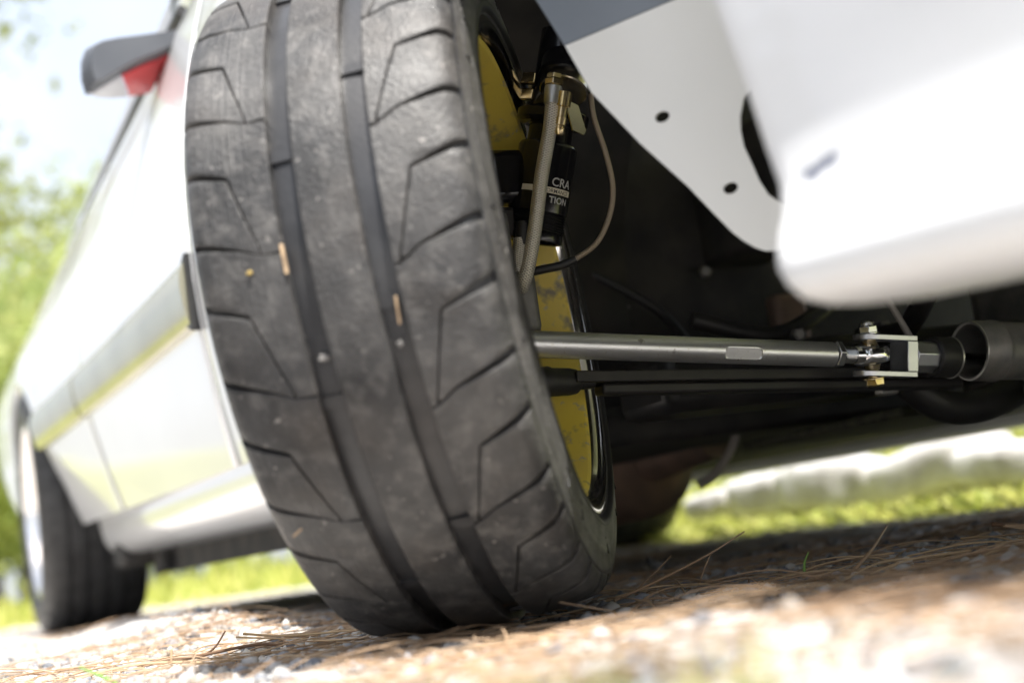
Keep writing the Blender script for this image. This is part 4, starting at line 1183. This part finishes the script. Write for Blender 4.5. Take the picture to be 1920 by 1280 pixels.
def tree(name, x, y, h, cr, cz0, nleaf, ls, leaf, label, cat, clumps=26, group=None, trunk_r=.14):
    root = empty(name, None, (x, y, .05))
    tag(root, label, cat, group)
    b = MB()
    top = Vector((rng.normal(0, .2), rng.normal(0, .2), h * .9))
    b.tube(smooth_path([(0, 0, -.1), (rng.normal(0, .08), rng.normal(0, .08), h * .35), top], 10), [trunk_r * (1 - .85 * k / 10) for k in range(11)], 10)
    cc = []
    for k in range(clumps):
        u = rng.normal(0, 1, 3); u /= np.linalg.norm(u); rr = rng.uniform(.35, 1) ** .6
        zc = cz0 + (h - cz0) * (.5 + .5 * u[2] * rr)
        cc.append(np.array([u[0] * rr * cr, u[1] * rr * cr, zc]))
        if k % 2 == 0:
            z0 = min(zc * .8, h * .8) * rng.uniform(.6, .9)
            b.tube([(0, 0, z0), (cc[-1][0] * .5, cc[-1][1] * .5, (z0 + zc) / 2 + .1), tuple(cc[-1])], [trunk_r * .3, trunk_r * .18, .012], 6)
    b.build('trunk', M['bark'], root)
    cc = np.array(cc)
    ci_ = rng.integers(0, clumps, nleaf)
    size = rng.uniform(.6, 1.3, clumps)[ci_] * cr * .30
    c = cc[ci_] + rng.normal(0, 1, (nleaf, 3)) * size[:, None] * (1, 1, .7)
    a1 = rng.normal(0, 1, (nleaf, 3)); a1 /= np.linalg.norm(a1, axis=1)[:, None]
    a2 = np.cross(a1, rng.normal(0, 1, (nleaf, 3))); a2 /= np.linalg.norm(a2, axis=1)[:, None]
    s_ = (rng.uniform(.6, 1.4, nleaf) * ls)[:, None]
    V = np.stack([c - a1 * s_, c + a2 * s_ * .45, c + a1 * s_, c - a2 * s_ * .45], 1).reshape(-1, 3)
    me = np_mesh('crown', V, np.arange(nleaf * 4).reshape(-1, 4), M[leaf])
    o = link(bpy.data.objects.new('crown', me)); o.parent = root
    return root
# white painted edging stones along the far side of the drive
M['kerbstone'] = mat('whitewashed stone', (.62, .61, .60), (.40, .38, .36), scale=9, rough=.35, bump=.4, bscale=40, ramp=(.45, .7))
ST = [(-2.40, .10, .055, .045, .085, 'small oval white edging stone nearest the far rear wheel'), (-2.13, .22, .075, .075, .085, 'long white edging stone next to the oval one under the far sill'),
      (-1.80, .20, .07, .085, .085, 'white edging stone with the highest crest in the row'), (-1.47, .20, .075, .075, .085, 'white edging stone in the middle of the gap under the car'),
      (-1.17, .19, .07, .060, .075, 'low white edging stone right of the middle one'), (-.88, .20, .07, .066, .072, 'white edging stone at the right end of the row')]
for q, (x, hx, hy, hz, zc, lab) in enumerate(ST):
    v, f = ico(4)
    sg = np.sign(v) * np.abs(v) ** .62
    v = sg / np.abs(sg).max(0) * (hx * 1.12, hy, hz * .86)
    v = v * (1 + .05 * np.sin(v[:, :1] * 31 + x * 9) * np.cos(v[:, 2:] * 40 + v[:, 1:2] * 23) + .03 * np.sin(v[:, :1] * 71 + x * 5))
    v[:, 2] += .10 * v[:, 0] * math.sin(q * 2.3 + 1)
    me = np_mesh('edging_stone', v, f, M['kerbstone']); me.shade_smooth()
    o = link(bpy.data.objects.new('edging_stone', me))
    w_ = Mroot @ Vector((x, 1.74 + .02 * math.sin(x * 11), zc)); o.location = w_; o.rotation_euler = (0, 0, car.rotation_euler.z + .06 * math.sin(x * 7))
    tag(o, lab, 'edging stone', 'white edging stones beyond the car')
TREES = [
 ('shrub', -3.3, 11.5, 2.4, 1.2, .2, 7000, .07, 'leaf_y', 'yellow green shrub behind the rear of the car', 'shrub'),
 ('shrub', -4.7, 13.0, 3.3, 1.5, .2, 5500, .08, 'leaf_y', 'tall yellow green shrub left of the car tail', 'shrub'),
 ('shrub', -1.0, 15.0, 2.0, 1.6, .1, 6000, .08, 'leaf_y', 'low bright shrub seen between the wheels', 'shrub'),
 ('broadleaf_tree', -6.9, 18.0, 6.6, 1.9, 1.2, 6500, .10, 'leaf_g', 'green broadleaf tree at the left edge behind the car', 'tree'),
 ('broadleaf_tree', -5.3, 20.0, 6.2, 2.0, .8, 6000, .10, 'leaf_y', 'yellowing tree behind the door mirror', 'tree'),
 ('pine_tree', -5.6, 14.5, 11.5, 1.7, 5.4, 4500, .10, 'leaf_g', 'tall dark pine with a branch reaching into the upper left corner', 'tree'),
 ('pine_tree', -1.5, 27.0, 12.0, 2.6, 4.0, 7000, .12, 'leaf_d', 'far pine standing behind the car roof', 'tree'),
 ('broadleaf_tree', 6.5, 19.0, 6.0, 2.6, .7, 8000, .11, 'leaf_g', 'green tree beyond the far side of the car', 'tree'),
 ('shrub', 3.2, 16.0, 2.2, 1.7, .1, 6000, .08, 'leaf_y', 'low shrub in the gap under the far sill', 'shrub'),
 ('pine_tree', .56, -3.10, 8.6, .72, 6.0, 4800, .075, 'leaf_d', 'unseen pine added behind the camera to shade the gravel', 'tree'),  # crown added out of view; its shade cuts ground bounce on the bumper
 ('pine_tree', 11.5, 22.0, 12.0, 2.8, 4.5, 7000, .12, 'leaf_d', 'pine at the right beyond the bumper', 'tree'),
]
for t in TREES: tree(*t, trunk_r=.05 if t[0] == 'shrub' else .15)

# unseen leaf mass added facing the car's flank to block low sky
NW = 42000
aw_ = rng.uniform(R(-150), R(-52), NW); dw = rng.uniform(13, 24, NW); zw = rng.beta(1.3, 1.5, NW) * (6 + 2.5 * np.sin(aw_ * 13))
c = np.stack([dw * np.sin(aw_), dw * np.cos(aw_), zw], 1) + rng.normal(0, .25, (NW, 3))
a1 = rng.normal(0, 1, (NW, 3)); a1 /= np.linalg.norm(a1, axis=1)[:, None]
a2 = np.cross(a1, rng.normal(0, 1, (NW, 3))); a2 /= np.linalg.norm(a2, axis=1)[:, None]
s_ = rng.uniform(.18, .38, NW)[:, None]
V = np.stack([c - a1 * s_, c + a2 * s_ * .6, c + a1 * s_, c - a2 * s_ * .6], 1).reshape(-1, 3)
o = link(bpy.data.objects.new('woods', np_mesh('woods', V, np.arange(NW * 4).reshape(-1, 4), M['leaf_d'])))
tag(o, 'unseen pine foliage along the drive, added to block low sky', kind='stuff')

NF = 420
cx = rng.choice([-.02, .03, -.16, -.10], NF) + rng.normal(0, .035, NF); cy = rng.uniform(.40, .56, NF)
h_ = rng.uniform(.010, .030, NF); w_f = rng.uniform(.0007, .0014, NF); t_ = rng.uniform(0, 3.14, NF)
dx, dy = np.cos(t_) * w_f, np.sin(t_) * w_f; lx, ly = rng.normal(0, .010, NF), rng.normal(0, .010, NF)
z0 = np.zeros(NF) - .002
V = np.stack([np.stack([cx - dx, cy - dy, z0], 1), np.stack([cx + dx, cy + dy, z0], 1), np.stack([cx + dx * .4 + lx, cy + dy * .4 + ly, z0 + h_], 1), np.stack([cx - dx * .4 + lx, cy - dy * .4 + ly, z0 + h_], 1)], 1).reshape(-1, 3)
o = link(bpy.data.objects.new('short_grass', np_mesh('short_grass', V, np.arange(NF * 4).reshape(-1, 4), M['grass'])))
tag(o, 'short blurred grass sprouting in the nearest gravel', kind='stuff')
